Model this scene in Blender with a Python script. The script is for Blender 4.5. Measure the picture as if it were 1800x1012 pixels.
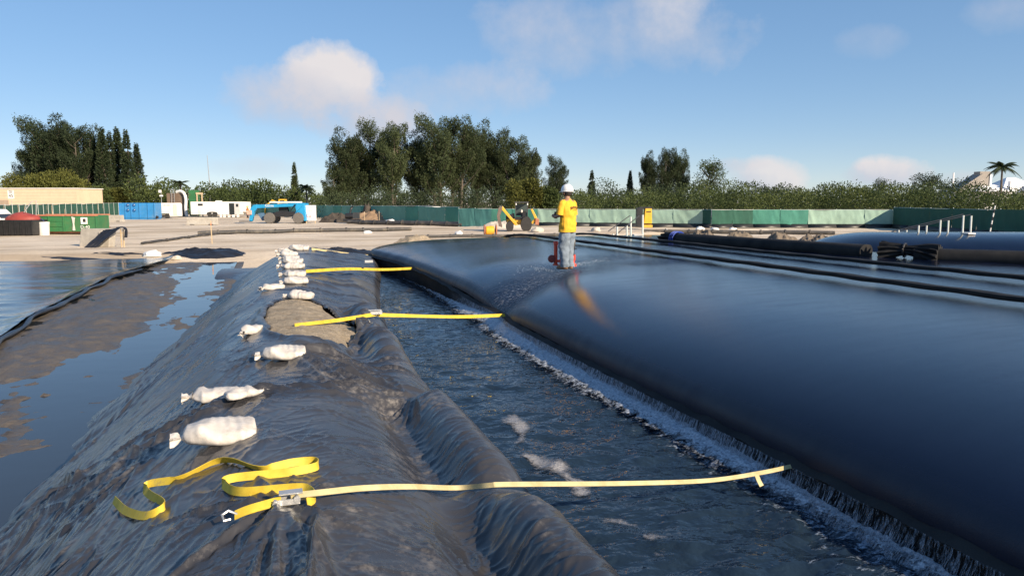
import bpy, bmesh, math, random
import numpy as np
from mathutils import Vector, Matrix, noise as mnoise
R=math.radians
for o in list(bpy.data.objects): bpy.data.objects.remove(o)
S=bpy.context.scene; C=S.collection
# ------------------------------------------------------------------ camera
F=1300.0; YH=353.0; ZC=3.0
PITCH=math.atan((506-YH)/F); YAW=R(18.1)
cam=bpy.data.cameras.new('camera'); cam.lens=26.0; cam.sensor_width=36.0; cam.clip_start=.1; cam.clip_end=4000
co=bpy.data.objects.new('camera',cam); C.objects.link(co)
co.location=(0,0,ZC); co.rotation_euler=(math.pi/2-PITCH,0,-YAW); S.camera=co
# ------------------------------------------------------------------ sun and sky
SUN_EL=R(25); A=R(48)
FWD=Vector((math.sin(YAW),math.cos(YAW),0)); RT=Vector((math.cos(YAW),-math.sin(YAW),0))
sh=-FWD*math.cos(A)+RT*math.sin(A)
to_sun=Vector((sh.x*math.cos(SUN_EL),sh.y*math.cos(SUN_EL),math.sin(SUN_EL)))
sl=bpy.data.lights.new('sun','SUN'); sl.energy=5.0; sl.angle=R(.5); sl.color=(1,.83,.62)
so=bpy.data.objects.new('sun',sl); C.objects.link(so); so.location=(20,-30,40)
so.rotation_euler=(-to_sun).to_track_quat('-Z','Y').to_euler()
S.view_settings.view_transform='Standard'; S.view_settings.look='None'; S.view_settings.gamma=1; S.view_settings.exposure=0.65
S.render.resolution_x=1024; S.render.resolution_y=575
W=bpy.data.worlds.new('World'); S.world=W; W.use_nodes=True
wt=W.node_tree; wn=wt.nodes; wl=wt.links; wn.clear()
def wnode(t,**k):
    n=wn.new(t)
    for a,b in k.items(): setattr(n,a,b)
    return n
def wm(op,a,b=None,c=None,clamp=False):
    n=wn.new('ShaderNodeMath'); n.operation=op; n.use_clamp=clamp
    for i,x in enumerate((a,b,c)):
        if x is None: continue
        if isinstance(x,(int,float)): n.inputs[i].default_value=x
        else: wl.new(x,n.inputs[i])
    return n.outputs[0]
sky=wnode('ShaderNodeTexSky',sky_type='NISHITA'); sky.sun_disc=False; sky.sun_elevation=SUN_EL
sky.sun_rotation=math.pi/2-math.atan2(sh.y,sh.x); sky.air_density=.8; sky.dust_density=0.0; sky.ozone_density=4.0; sky.altitude=300
tc=wnode('ShaderNodeTexCoord'); D3=tc.outputs['Generated']
def raydir(px,py):
    a=(px-900)/F; b=(506-py)/F
    f=Vector((math.sin(YAW)*math.cos(PITCH),math.cos(YAW)*math.cos(PITCH),-math.sin(PITCH)))
    u=Vector((math.sin(YAW)*math.sin(PITCH),math.cos(YAW)*math.sin(PITCH),math.cos(PITCH)))
    return f+RT*a+u*b
nz=wnode('ShaderNodeTexNoise'); nz.inputs['Scale'].default_value=9; nz.inputs['Detail'].default_value=7; nz.inputs['Roughness'].default_value=.62
wl.new(D3,nz.inputs['Vector'])
nz2=wnode('ShaderNodeTexNoise'); nz2.inputs['Scale'].default_value=26; nz2.inputs['Detail'].default_value=5
wl.new(D3,nz2.inputs['Vector'])
def wdot(v):
    n=wn.new('ShaderNodeVectorMath'); n.operation='DOT_PRODUCT'; wl.new(D3,n.inputs[0]); n.inputs[1].default_value=v; return n.outputs['Value']
gm=wnode('ShaderNodeGamma'); gm.inputs['Gamma'].default_value=.50; wl.new(sky.outputs[0],gm.inputs['Color'])
hs=wnode('ShaderNodeHueSaturation'); hs.inputs['Saturation'].default_value=1.42; wl.new(gm.outputs[0],hs.inputs['Color'])
mt=wn.new('ShaderNodeMix'); mt.data_type='RGBA'; mt.blend_type='MULTIPLY'; mt.inputs['Factor'].default_value=1; wl.new(hs.outputs[0],mt.inputs['A']); mt.inputs['B'].default_value=(1.27,1.27,1.35,1); col=mt.outputs['Result']
nterm=wm('MULTIPLY',wm('SUBTRACT',nz.outputs[0],.5),3.2)
nterm=wm('ADD',nterm,wm('MULTIPLY',wm('SUBTRACT',nz2.outputs[0],.5),.8))
def cloud(d,hw,hh,dens,lit,shade,soft=.9):
    """one cumulus patch: direction, angular half width/height (radians)"""
    global col
    d=d.normalized(); r=Vector((d.y,-d.x,0)).normalized(); u=r.cross(d)
    x=wm('DIVIDE',wdot(r),hw); y=wm('DIVIDE',wdot(u),hh)
    q=wm('ADD',wm('MULTIPLY',x,x),wm('MULTIPLY',y,y))
    front=wm('GREATER_THAN',wdot(d),0)
    m=wm('ADD',wm('SUBTRACT',1.0,q),nterm)
    m=wm('MULTIPLY',wm('DIVIDE',m,soft,clamp=True),front)
    m=wm('MULTIPLY',wm('SMOOTH_MIN',m,1.0,.2),dens,clamp=True)
    t=wm('ADD',wm('MULTIPLY',y,.45),wm('ADD',wm('MULTIPLY',x,.3),wm('MULTIPLY',wm('SUBTRACT',nz.outputs[0],.45),2.2)),clamp=False)
    t=wm('ADD',t,.45,clamp=True)
    cm=wn.new('ShaderNodeMix'); cm.data_type='RGBA'; wl.new(t,cm.inputs['Factor']); cm.inputs['A'].default_value=(*shade,1); cm.inputs['B'].default_value=(*lit,1)
    mx=wn.new('ShaderNodeMix'); mx.data_type='RGBA'; wl.new(m,mx.inputs['Factor']); wl.new(col,mx.inputs['A']); wl.new(cm.outputs['Result'],mx.inputs['B'])
    col=mx.outputs['Result']
WHT=(3.5,3.3,3.3); PNK=(2.85,2.8,3.05); GRY=(2.25,2.5,3.0)
for (px,py,w,h,dn,lit,sd,sf) in [
    (575,150,72,52,.92,WHT,GRY,.9),(490,175,80,45,.75,PNK,GRY,1.3),(650,215,90,42,.9,PNK,GRY,1.2),
    (820,160,120,45,.6,PNK,GRY,1.6),(1080,60,190,66,.65,PNK,GRY,1.6),(1180,20,60,40,.4,WHT,GRY,1.4),
    (1345,310,52,26,.75,WHT,GRY,.9),(1560,305,62,24,.85,WHT,GRY,.8),(1690,318,34,20,.7,WHT,GRY,.9),(1290,290,40,10,.4,PNK,GRY,1.4),
    (450,295,70,18,.35,PNK,GRY,1.5),(1530,75,50,25,.3,PNK,GRY,1.6),(1790,20,60,30,.35,PNK,GRY,1.5)]:
    cloud(raydir(px,py),1.22*w/F,1.18*h/F,min(1,dn*1.15),lit,sd,sf)
rnd=random.Random(5)
for i in range(14):          # the same broken cumulus goes on round the rest of the sky
    az=R(75+i*18+rnd.uniform(-6,6)); el=R(rnd.choice([6,9,14,20,28]))
    cloud(Vector((math.sin(az)*math.cos(el),math.cos(az)*math.cos(el),math.sin(el))),rnd.uniform(.06,.16),rnd.uniform(.03,.05),rnd.uniform(.5,.8),WHT,GRY,1.0)
bg=wnode('ShaderNodeBackground'); bg.inputs['Strength'].default_value=.148; wl.new(col,bg.inputs['Color'])
wo=wnode('ShaderNodeOutputWorld'); wl.new(bg.outputs[0],wo.inputs['Surface'])
# ------------------------------------------------------------------ helpers
def atz(px,py,z):
    d=raydir(px,py); t=(z-ZC)/d.z; return Vector((d.x*t,d.y*t,z))
def atd(px,dist,z=None,py=None):
    """point at horizontal distance dist on the bearing of pixel column px (taken at the horizon)"""
    d=raydir(px,YH if py is None else py); h=math.hypot(d.x,d.y); t=dist/h
    return Vector((d.x*t,d.y*t,ZC+d.z*t if z is None else z))
def tag(o,label=None,cat=None,group=None,kind=None):
    if label: o['label']=label
    if cat: o['category']=cat
    if group: o['group']=group
    if kind: o['kind']=kind
    return o
def thing(name,label,cat,loc=(0,0,0),rz=0,group=None):
    o=bpy.data.objects.new(name,None); C.objects.link(o); o.location=loc; o.rotation_euler=(0,0,rz); o.empty_display_size=.2
    return tag(o,label,cat,group)
def link(name,me,mat,parent=None):
    o=bpy.data.objects.new(name,me); C.objects.link(o)
    if mat and not me.materials: me.materials.append(mat)
    if parent: o.parent=parent
    return o
class MB:
    def __init__(s): s.v=[]; s.f=[]
    def add(s,vs,fs):
        b=len(s.v); s.v+= [tuple(p) for p in vs]; s.f+=[tuple(b+i for i in f) for f in fs]; return s
    def box(s,c,d,rz=0,rx=0,top=(1,1)):
        x,y,z=[k/2 for k in d]; m=Matrix.Rotation(rz,3,'Z')@Matrix.Rotation(rx,3,'X'); c=Vector(c)
        vs=[c+m@Vector((a*x*(top[0] if e>0 else 1),b*y*(top[1] if e>0 else 1),e*z)) for e in(-1,1) for a,b in((-1,-1),(1,-1),(1,1),(-1,1))]
        return s.add(vs,[(3,2,1,0),(4,5,6,7),(0,1,5,4),(1,2,6,5),(2,3,7,6),(3,0,4,7)])
    def cyl(s,p0,p1,r0,r1=None,n=10,cap=True):
        return s.tube([p0,p1],[r0,r0 if r1 is None else r1],n,cap)
    def tube(s,path,r,n=8,cap=True,flat=1.0):
        path=[Vector(p) for p in path]; k=len(path)
        if not hasattr(r,'__len__'): r=[r]*k
        vs=[]; up=None
        for i,p in enumerate(path):
            t=(path[min(i+1,k-1)]-path[max(i-1,0)]).normalized()
            a=Vector((0,0,1)) if abs(t.z)<.9 else Vector((0,1,0))
            x=t.cross(a).normalized(); y=x.cross(t)
            for j in range(n):
                w=2*math.pi*j/n; vs.append(p+x*math.cos(w)*r[i]+y*math.sin(w)*r[i]*flat)
        fs=[(i*n+j,i*n+(j+1)%n,(i+1)*n+(j+1)%n,(i+1)*n+j) for i in range(k-1) for j in range(n)]
        if cap: fs+=[tuple(range(n-1,-1,-1)),tuple((k-1)*n+j for j in range(n))]
        return s.add(vs,fs)
    def lathe(s,prof,c=(0,0,0),n=16,axis='Z'):
        vs=[]; c=Vector(c)
        for r,h in prof:
            for j in range(n):
                w=2*math.pi*j/n; p=(r*math.cos(w),r*math.sin(w),h)
                if axis=='Y': p=(p[0],p[2],p[1])
                if axis=='X': p=(p[2],p[0],p[1])
                vs.append(c+Vector(p))
        k=len(prof)
        fs=[(i*n+j,i*n+(j+1)%n,(i+1)*n+(j+1)%n,(i+1)*n+j) for i in range(k-1) for j in range(n)]+[tuple(range(n-1,-1,-1)),tuple((k-1)*n+j for j in range(n))]
        return s.add(vs,fs)
    def prism(s,pts,y0,y1):
        """outline in x,z extruded along y"""
        n=len(pts); vs=[(x,y0,z) for x,z in pts]+[(x,y1,z) for x,z in pts]
        return s.add(vs,[tuple(range(n)),tuple(range(2*n-1,n-1,-1))]+[(i,n+i,n+(i+1)%n,(i+1)%n) for i in range(n)])
    def ribbon(s,pts,wid,th=.004):
        """strap: list of (point, width vector)"""
        vs=[]
        k=len(pts)
        for i,(p,w) in enumerate(pts):
            p=Vector(p); w=Vector(w).normalized()*wid/2
            t=(Vector(pts[min(i+1,k-1)][0])-Vector(pts[max(i-1,0)][0])).normalized(); nn=t.cross(w).normalized()*th/2
            vs+=[p-w-nn,p+w-nn,p+w+nn,p-w+nn]
        fs=[]
        for i in range(k-1):
            for j in range(4): fs.append((i*4+j,i*4+(j+1)%4,(i+1)*4+(j+1)%4,(i+1)*4+j))
        fs+=[(3,2,1,0),((k-1)*4,(k-1)*4+1,(k-1)*4+2,(k-1)*4+3)]
        return s.add(vs,fs)
    def mesh(s,name='m',smooth=False):
        me=bpy.data.meshes.new(name); me.from_pydata(s.v,[],s.f)
        bm=bmesh.new(); bm.from_mesh(me); bmesh.ops.recalc_face_normals(bm,faces=bm.faces); bm.to_mesh(me); bm.free()
        if smooth:
            me.polygons.foreach_set('use_smooth',[True]*len(me.polygons))
            me.set_sharp_from_angle(angle=R(42))
        return me
    def build(s,name,mat,parent=None,smooth=True,bevel=0):
        o=link(name,s.mesh(name,smooth),mat,parent)
        if bevel:
            b=o.modifiers.new('bevel','BEVEL'); b.width=bevel; b.segments=2; b.limit_method='ANGLE'
        return o
def grid_mesh(name,X,Y,Z,smooth=True,keep=None):
    """X,Y,Z 2-D arrays -> quad mesh; keep = boolean face mask"""
    h,w=X.shape; V=np.stack([X,Y,Z],-1).reshape(-1,3)
    i=np.arange((h-1)*(w-1)); r=i//(w-1); c=i%(w-1); a=r*w+c
    Q=np.stack([a,a+1,a+w+1,a+w],-1)
    if keep is not None: Q=Q[keep.reshape(-1)]
    return quads(name,V,Q,smooth)
def quads(name,V,Q,smooth=False):
    me=bpy.data.meshes.new(name); me.vertices.add(len(V)); me.vertices.foreach_set('co',np.asarray(V,dtype=np.float32).reshape(-1))
    n=len(Q); me.loops.add(n*4); me.loops.foreach_set('vertex_index',np.asarray(Q,dtype=np.int32).reshape(-1))
    me.polygons.add(n); me.polygons.foreach_set('loop_start',np.arange(0,n*4,4,dtype=np.int32)); me.polygons.foreach_set('loop_total',np.full(n,4,dtype=np.int32))
    me.update(calc_edges=True); me.validate()
    if smooth: me.polygons.foreach_set('use_smooth',np.ones(len(me.polygons),dtype=bool))
    return me
# numpy noise
def vnoise(x,y,seed=0):
    x=np.asarray(x,dtype=np.float64); y=np.asarray(y,dtype=np.float64)
    xi=np.floor(x).astype(np.int64); yi=np.floor(y).astype(np.int64); fx=x-xi; fy=y-yi
    fx=fx*fx*fx*(fx*(fx*6-15)+10); fy=fy*fy*fy*(fy*(fy*6-15)+10)
    def h(a,b):
        n=(a*374761393+b*668265263+seed*1442695041)&0x7fffffff; n=((n^(n>>13))*1274126177)&0x7fffffff; return ((n^(n>>16))&0xffff)/65535.0
    return (h(xi,yi)*(1-fx)+h(xi+1,yi)*fx)*(1-fy)+(h(xi,yi+1)*(1-fx)+h(xi+1,yi+1)*fx)*fy
def fbm(x,y,o=4,seed=0,g=.5):
    t=0;a=1;s=0
    for k in range(o): t=t+a*vnoise(x*2**k,y*2**k,seed+k*17); s+=a; a*=g
    return t/s
def ridge(x,y,o=3,seed=0,g=.5):
    t=0;a=1;s=0
    for k in range(o): t=t+a*(1-np.abs(2*vnoise(x*2**k,y*2**k,seed+k*31)-1))**2.2; s+=a; a*=g
    return t/s
def sstep(a,b,x): t=np.clip((x-a)/(b-a),0,1); return t*t*(3-2*t)
# ------------------------------------------------------------------ materials
MATS={}
def M(name,rgb,rough=.6,var=.18,scale=4,bump=0,bscale=None,metal=0,spec=.5,dirt=None,coat=0):
    if name in MATS: return MATS[name]
    m=bpy.data.materials.new(name); m.use_nodes=True; t=m.node_tree; b=t.nodes['Principled BSDF']
    b.inputs['Roughness'].default_value=rough; b.inputs['Metallic'].default_value=metal; b.inputs['Specular IOR Level'].default_value=spec
    if coat: b.inputs['Coat Weight'].default_value=coat
    tcn=t.nodes.new('ShaderNodeTexCoord'); n=t.nodes.new('ShaderNodeTexNoise'); n.inputs['Scale'].default_value=scale; n.inputs['Detail'].default_value=6; n.inputs['Roughness'].default_value=.65
    t.links.new(tcn.outputs['Object'],n.inputs['Vector'])
    r=t.nodes.new('ShaderNodeValToRGB'); e=r.color_ramp.elements
    e[0].position=.3; e[1].position=.7
    e[0].color=(*[max(0,c*(1-var)) for c in rgb],1); e[1].color=(*[min(1,c*(1+var)) for c in rgb],1)
    t.links.new(n.outputs[0],r.inputs[0]); out=r.outputs[0]
    if dirt:
        n2=t.nodes.new('ShaderNodeTexNoise'); n2.inputs['Scale'].default_value=scale*.6; n2.inputs['Detail'].default_value=8; n2.inputs['Roughness'].default_value=.7; t.links.new(tcn.outputs['Object'],n2.inputs['Vector'])
        rr=t.nodes.new('ShaderNodeValToRGB'); rr.color_ramp.elements[0].position=.5; rr.color_ramp.elements[1].position=.78; t.links.new(n2.outputs[0],rr.inputs[0])
        mx=t.nodes.new('ShaderNodeMix'); mx.data_type='RGBA'; t.links.new(rr.outputs[0],mx.inputs['Factor']); t.links.new(out,mx.inputs['A']); mx.inputs['B'].default_value=(*dirt,1); out=mx.outputs['Result']
    t.links.new(out,b.inputs['Base Color'])
    if bump:
        n3=t.nodes.new('ShaderNodeTexNoise'); n3.inputs['Scale'].default_value=bscale or scale*4; n3.inputs['Detail'].default_value=5; t.links.new(tcn.outputs['Object'],n3.inputs['Vector'])
        bp=t.nodes.new('ShaderNodeBump'); bp.inputs['Strength'].default_value=bump; bp.inputs['Distance'].default_value=.02; t.links.new(n3.outputs[0],bp.inputs['Height']); t.links.new(bp.outputs[0],b.inputs['Normal'])
    MATS[name]=m; return m
class NT:
    """small node helper for the bigger materials"""
    def __init__(s,name):
        s.m=bpy.data.materials.new(name); s.m.use_nodes=True; s.t=s.m.node_tree; s.b=s.t.nodes['Principled BSDF']
        s.tc=s.t.nodes.new('ShaderNodeTexCoord'); s.o=s.tc.outputs['Object']
    def map(s,scale,rot=(0,0,0)):
        n=s.t.nodes.new('ShaderNodeMapping'); n.inputs['Scale'].default_value=scale; n.inputs['Rotation'].default_value=rot; s.t.links.new(s.o,n.inputs[0]); return n.outputs[0]
    def noise(s,scale,detail=4,rough=.5,vec=None,dist=0):
        n=s.t.nodes.new('ShaderNodeTexNoise'); n.inputs['Scale'].default_value=scale; n.inputs['Detail'].default_value=detail; n.inputs['Roughness'].default_value=rough; n.inputs['Distortion'].default_value=dist
        s.t.links.new(vec or s.o,n.inputs['Vector']); return n.outputs[0]
    def math(s,op,a,b=None,c=None,clamp=False):
        n=s.t.nodes.new('ShaderNodeMath'); n.operation=op; n.use_clamp=clamp
        for i,x in enumerate((a,b,c)):
            if x is None: continue
            if isinstance(x,(int,float)): n.inputs[i].default_value=x
            else: s.t.links.new(x,n.inputs[i])
        return n.outputs[0]
    def ramp(s,f,stops):
        n=s.t.nodes.new('ShaderNodeValToRGB'); e=n.color_ramp.elements
        while len(e)<len(stops): e.new(.5)
        for k,(p,c) in zip(e,stops): k.position=p; k.color=(*c,1) if hasattr(c,'__len__') else (c,c,c,1)
        s.t.links.new(f,n.inputs[0]); return n.outputs[0]
    def mix(s,f,a,b):
        n=s.t.nodes.new('ShaderNodeMix'); n.data_type='RGBA'
        for k,x in(('Factor',f),('A',a),('B',b)):
            if isinstance(x,(int,float)): n.inputs[k].default_value=x
            elif isinstance(x,tuple): n.inputs[k].default_value=(*x,1)
            else: s.t.links.new(x,n.inputs[k])
        return n.outputs['Result']
    def attr(s,name):
        n=s.t.nodes.new('ShaderNodeAttribute'); n.attribute_name=name; return n.outputs['Fac']
    def bump(s,h,strength,dist=.02,prev=None):
        n=s.t.nodes.new('ShaderNodeBump'); n.inputs['Strength'].default_value=strength; n.inputs['Distance'].default_value=dist; s.t.links.new(h,n.inputs['Height'])
        if prev is not None: s.t.links.new(prev,n.inputs['Normal'])
        return n.outputs[0]
    def set(s,**k):
        for a,x in k.items():
            i=s.b.inputs[a.replace('_',' ')]
            if isinstance(x,(int,float)): i.default_value=x
            elif isinstance(x,tuple): i.default_value=(*x,1)
            else: s.t.links.new(x,i)
        return s.m
# sand ground
n=NT('sand'); big=n.noise(.11,6,.6); fine=n.noise(6,6,.7); tr=n.noise(1.0,5,.6,n.map((.09,.5,1),(0,0,R(8))))
c=n.ramp(big,[(.3,(.52,.43,.32)),(.5,(.67,.57,.45)),(.7,(.73,.64,.52))]); c=n.mix(n.math('MULTIPLY',n.ramp(tr,[(.45,0.),(.60,1.)]),.6),c,(.33,.25,.17))
c=n.mix(n.math('MULTIPLY',n.ramp(fine,[(.55,0.),(.75,1.)]),.35),c,(.30,.23,.16))
SAND=n.set(Base_Color=c,Roughness=.95,Specular_IOR_Level=.15,Normal=n.bump(n.math('ADD',fine,n.math('MULTIPLY',tr,2.)),.7,.06))
n=NT('berm_sand'); f1=n.noise(9,7,.7); f2=n.noise(45,4,.6)
BSAND=n.set(Base_Color=n.ramp(f1,[(.3,(.25,.20,.14)),(.7,(.44,.37,.28))]),Roughness=.95,Specular_IOR_Level=.15,Normal=n.bump(n.math('ADD',f1,n.math('MULTIPLY',f2,.4)),1.,.05))
# thin black polythene, dusty
n=NT('black_polythene'); d1=n.noise(1.3,7,.72,None,.6); d2=n.noise(17,5,.7); d3=n.noise(70,3,.6)
dust=n.math('MULTIPLY',n.ramp(d1,[(.46,0.),(.70,1.)]),n.ramp(d2,[(.4,.1),(.7,1.)])); speck=n.ramp(d3,[(.68,0.),(.74,1.)])
film=n.ramp(n.noise(.8,3,.5),[(.3,.04),(.7,.19)])
dm=n.math('MAXIMUM',n.math('MULTIPLY',dust,.8),n.math('MULTIPLY',speck,n.math('MULTIPLY',n.ramp(d1,[(.4,0.),(.55,1.)]),.6))); dm=n.math('MAXIMUM',dm,film,clamp=True)
wr=n.noise(7,3,.55,n.map((1,.22,1),(0,0,R(14))),.6); wr2=n.noise(8,3,.55,n.map((.25,1,1),(0,0,R(-25))),.6)
cz=lambda f: n.math('POWER',n.math('SUBTRACT',1.,n.math('ABSOLUTE',n.math('MULTIPLY_ADD',f,4.,-2.)),clamp=True),3.)
def vor(sc,st,rot,rnd=1.):
    ds=n.t.nodes.new('ShaderNodeTexNoise'); ds.inputs['Scale'].default_value=3.; ds.inputs['Detail'].default_value=3; n.t.links.new(n.o,ds.inputs['Vector'])
    mm=n.t.nodes.new('ShaderNodeVectorMath'); mm.operation='MULTIPLY_ADD'; n.t.links.new(ds.outputs['Color'],mm.inputs[0]); mm.inputs[1].default_value=(.25,.25,.25); n.t.links.new(n.map(st,(0,0,R(rot))),mm.inputs[2])
    v=n.t.nodes.new('ShaderNodeTexVoronoi'); v.inputs['Scale'].default_value=sc; v.inputs['Randomness'].default_value=rnd; n.t.links.new(mm.outputs[0],v.inputs['Vector']); return v.outputs['Distance']
patch=n.ramp(n.noise(.9,3,.5),[(.38,.4),(.62,1.)])
nb=n.bump(n.math('MULTIPLY',vor(2.6,(1,.28,1),14),patch),.35,.05); nb=n.bump(n.math('MULTIPLY',vor(5.5,(.45,1,1),-24),patch),.25,.025,nb); nb=n.bump(d3,.08,.002,nb)
POLY=n.set(Base_Color=n.mix(dm,(.010,.012,.018),(.29,.265,.24)),Roughness=n.math('MULTIPLY_ADD',dm,.5,.22),Specular_IOR_Level=.6,Normal=nb)
# wet woven geotextile
n=NT('wet_geotextile'); w1=n.noise(85,3,.6); w2=n.noise(1.1,5,.6); w3=n.noise(9,4,.6,n.map((1.6,.28,1)))
flow=n.attr('flow'); fl=n.noise(26,4,.6,n.map((.16,1.,.16)),.7); fl2=n.noise(60,3,.6,n.map((.2,1.,.2)),.4)
fh=n.math('MULTIPLY',fl,flow); nb=n.bump(w1,.28,.005); nb=n.bump(n.noise(28,4,.6),.12,.008,nb); nb=n.bump(n.noise(3,3,.5,n.map((.35,2.2,1))),.05,.03,nb); nb=n.bump(w3,.05,.01,nb); nb=n.bump(fh,.9,.05,nb)
foamy=n.math('MULTIPLY',n.ramp(fl2,[(.56,0.),(.72,1.)]),n.math('POWER',flow,2.2),clamp=True)
GEO=n.set(Base_Color=n.mix(n.math('MULTIPLY',foamy,.75),n.ramp(w2,[(.3,(.002,.005,.018)),(.7,(.004,.008,.026))]),(.55,.57,.6)),Roughness=n.math('ADD',n.math('ADD',n.math('ADD',n.ramp(w2,[(.3,.07),(.7,.14)]),n.ramp(n.noise(2.2,5,.65,n.map((.3,2.6,.3))),[(.45,0.),(.75,.10)])),n.math('MULTIPLY',n.attr('side'),.40)),n.math('MULTIPLY',foamy,.5)),Specular_IOR_Level=.5,Coat_Weight=.0,Normal=nb)
n=NT('geotextile'); w1=n.noise(60,3,.6); w2=n.noise(2.,5,.6)
DRYGEO=n.set(Base_Color=n.ramp(w2,[(.3,(.012,.013,.016)),(.7,(.035,.034,.033))]),Roughness=.7,Specular_IOR_Level=.15,Normal=n.bump(w1,.3,.01))
# water
def water(name,rgb,rough,sc,st):
    n=NT(name); a=n.noise(sc,2,.5,n.map((.7,1.1,1),(0,0,R(20))),.3); b=n.noise(sc*2.7,2,.5)
    nb=n.bump(a,st,.06); nb=n.bump(b,st*.5,.02,nb)
    return n.set(Base_Color=rgb,Roughness=rough,IOR=1.33,Specular_IOR_Level=.5,Normal=nb)
WATER=water('pond_water',(.013,.025,.042),.03,7,.6)
PUD=water('puddle_water',(.030,.036,.044),.03,1.2,.05)
n=NT('foam'); f=n.noise(40,5,.7); FOAM=n.set(Base_Color=n.ramp(f,[(.3,(.22,.26,.31)),(.7,(.62,.65,.70))]),Roughness=.5,Normal=n.bump(f,.5,.02))
def lace(name,c0,c1,stretch,sc,lo,hi):
    n=NT(name); a=n.attr('amount'); f=n.noise(sc,5,.68,n.map(stretch,(0,0,R(20))),.8); g=n.noise(sc*4,4,.6,n.map(stretch))
    v=n.math('ADD',n.math('MULTIPLY_ADD',g,.35,-.17),n.math('ADD',f,n.math('MULTIPLY_ADD',a,.8,-.5)))
    return n.set(Base_Color=n.ramp(g,[(.3,c0),(.7,c1)]),Roughness=.35,Alpha=n.ramp(v,[(lo,0.),(hi,1.)]),Normal=n.bump(g,.6,.03))
FOAM2=lace('churned_foam',(.16,.20,.26),(.62,.66,.72),(1,1,1),11,.40,.62)
LACE=lace('foam_lace',(.16,.21,.30),(.42,.50,.60),(.8,1.5,1),9,.46,.66)
CURT=lace('falling_water',(.10,.13,.18),(.55,.6,.68),(.3,2.2,.35),22,.52,.80)
SCUM=lace('scum',(.20,.20,.21),(.36,.35,.35),(1,1,1),12,.42,.88)
n=NT('wet_mud'); f=n.noise(2.2,6,.65); g=n.noise(22,5,.65)
MUD=n.set(Base_Color=n.ramp(f,[(.3,(.06,.052,.045)),(.7,(.15,.125,.10))]),Roughness=n.ramp(f,[(.35,.3),(.65,.75)]),Normal=n.bump(n.math('ADD',g,f),.6,.04))
n=NT('wet_liner'); f=n.noise(3,5,.6,n.map((.12,1,1),(0,0,R(18)))); g=n.noise(.4,4,.5)
LINER=n.set(Base_Color=n.ramp(g,[(.3,(.016,.02,.026)),(.7,(.05,.055,.06))]),Roughness=n.ramp(g,[(.35,.07),(.65,.2)]),Normal=n.bump(f,.22,.06))
n=NT('sandbag_cloth'); f=n.noise(6,5,.6); g=n.noise(220,2,.5)
BAG=n.set(Base_Color=n.mix(n.math('MULTIPLY',n.ramp(n.noise(5,6,.7),[(.48,0.),(.68,1.)]),.55),n.ramp(f,[(.3,(.50,.46,.42)),(.65,(.68,.65,.61))]),(.30,.25,.19)),Roughness=.75,Specular_IOR_Level=.25,Normal=n.bump(n.math('ADD',n.math('MULTIPLY',g,.2),f),.35,.02))
n=NT('yellow_webbing'); f=n.noise(7,5,.65); g=n.noise(300,2,.5)
YEL=n.set(Base_Color=n.ramp(f,[(.35,(.52,.37,.025)),(.6,(.68,.50,.05)),(.78,(.36,.27,.11))]),Roughness=.6,Normal=n.bump(g,.3,.004))
n=NT('faded_webbing'); f=n.noise(7,5,.65)
FADE=n.set(Base_Color=n.ramp(f,[(.35,(.44,.36,.17)),(.65,(.58,.50,.28))]),Roughness=.65)
def leafmat(name,a,b,tr=.25):
    n=NT(name); f=n.noise(.55,4,.6); g=n.noise(7,2,.5); info=n.t.nodes.new('ShaderNodeObjectInfo')
    f2=n.noise(.09,3,.6); c=n.ramp(n.math('ADD',n.math('ADD',n.math('MULTIPLY',f,.4),n.math('MULTIPLY',f2,.4)),n.math('MULTIPLY',g,.1)),[(.30,a),(.62,b)])
    hs=n.t.nodes.new('ShaderNodeHueSaturation'); n.t.links.new(c,hs.inputs['Color']); n.t.links.new(n.math('MULTIPLY_ADD',info.outputs['Random'],.5,.75),hs.inputs['Value'])
    tl=n.t.nodes.new('ShaderNodeBsdfTranslucent'); n.t.links.new(hs.outputs[0],tl.inputs[0]); n.set(Base_Color=hs.outputs[0],Roughness=.65,Specular_IOR_Level=.2)
    ms=n.t.nodes.new('ShaderNodeMixShader'); ms.inputs[0].default_value=tr; n.t.links.new(n.b.outputs[0],ms.inputs[1]); n.t.links.new(tl.outputs[0],ms.inputs[2])
    n.t.links.new(ms.outputs[0],n.t.nodes['Material Output'].inputs[0]); return n.m
CAS=leafmat('casuarina_needles',(.040,.058,.028),(.095,.115,.050)); MANG=leafmat('mangrove_leaves',(.036,.058,.020),(.105,.130,.040)); OLIVE=leafmat('olive_leaves',(.07,.085,.02),(.20,.20,.05)); DKL=leafmat('dark_leaves',(.028,.045,.025),(.07,.09,.04))
BARK=M('bark',(.115,.095,.075),.9,.3,3,.6)
WHITE=M('white_paint',(.78,.77,.74),.45,.06,1.5,dirt=(.55,.5,.43)); STEEL=M('galvanised_steel',(.55,.55,.54),.4,.12,6,metal=.6)
BLACK=M('black_plastic',(.022,.022,.025),.45,.3,5); RUBBER=M('rubber',(.035,.034,.033),.85,.3,6,.3); GLASS=M('dark_glass',(.03,.035,.04),.08,.1,2)
CONC=M('concrete',(.42,.39,.34),.9,.18,2.5,.5,dirt=(.28,.25,.21)); BLUE=M('blue_paint',(.035,.22,.50),.4,.12,1.2,dirt=(.12,.25,.42)); GREEN=M('green_paint',(.035,.16,.06),.5,.15,1.5,dirt=(.10,.14,.06))
TEAL=M('telehandler_blue',(.02,.30,.58),.4,.1,2); YPAINT=M('machine_yellow',(.72,.42,.03),.45,.12,3,dirt=(.4,.28,.12)); RED=M('red_paint',(.68,.075,.04),.4,.15,4); ORG=M('orange_plastic',(.80,.16,.03),.5,.1,4)
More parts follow.
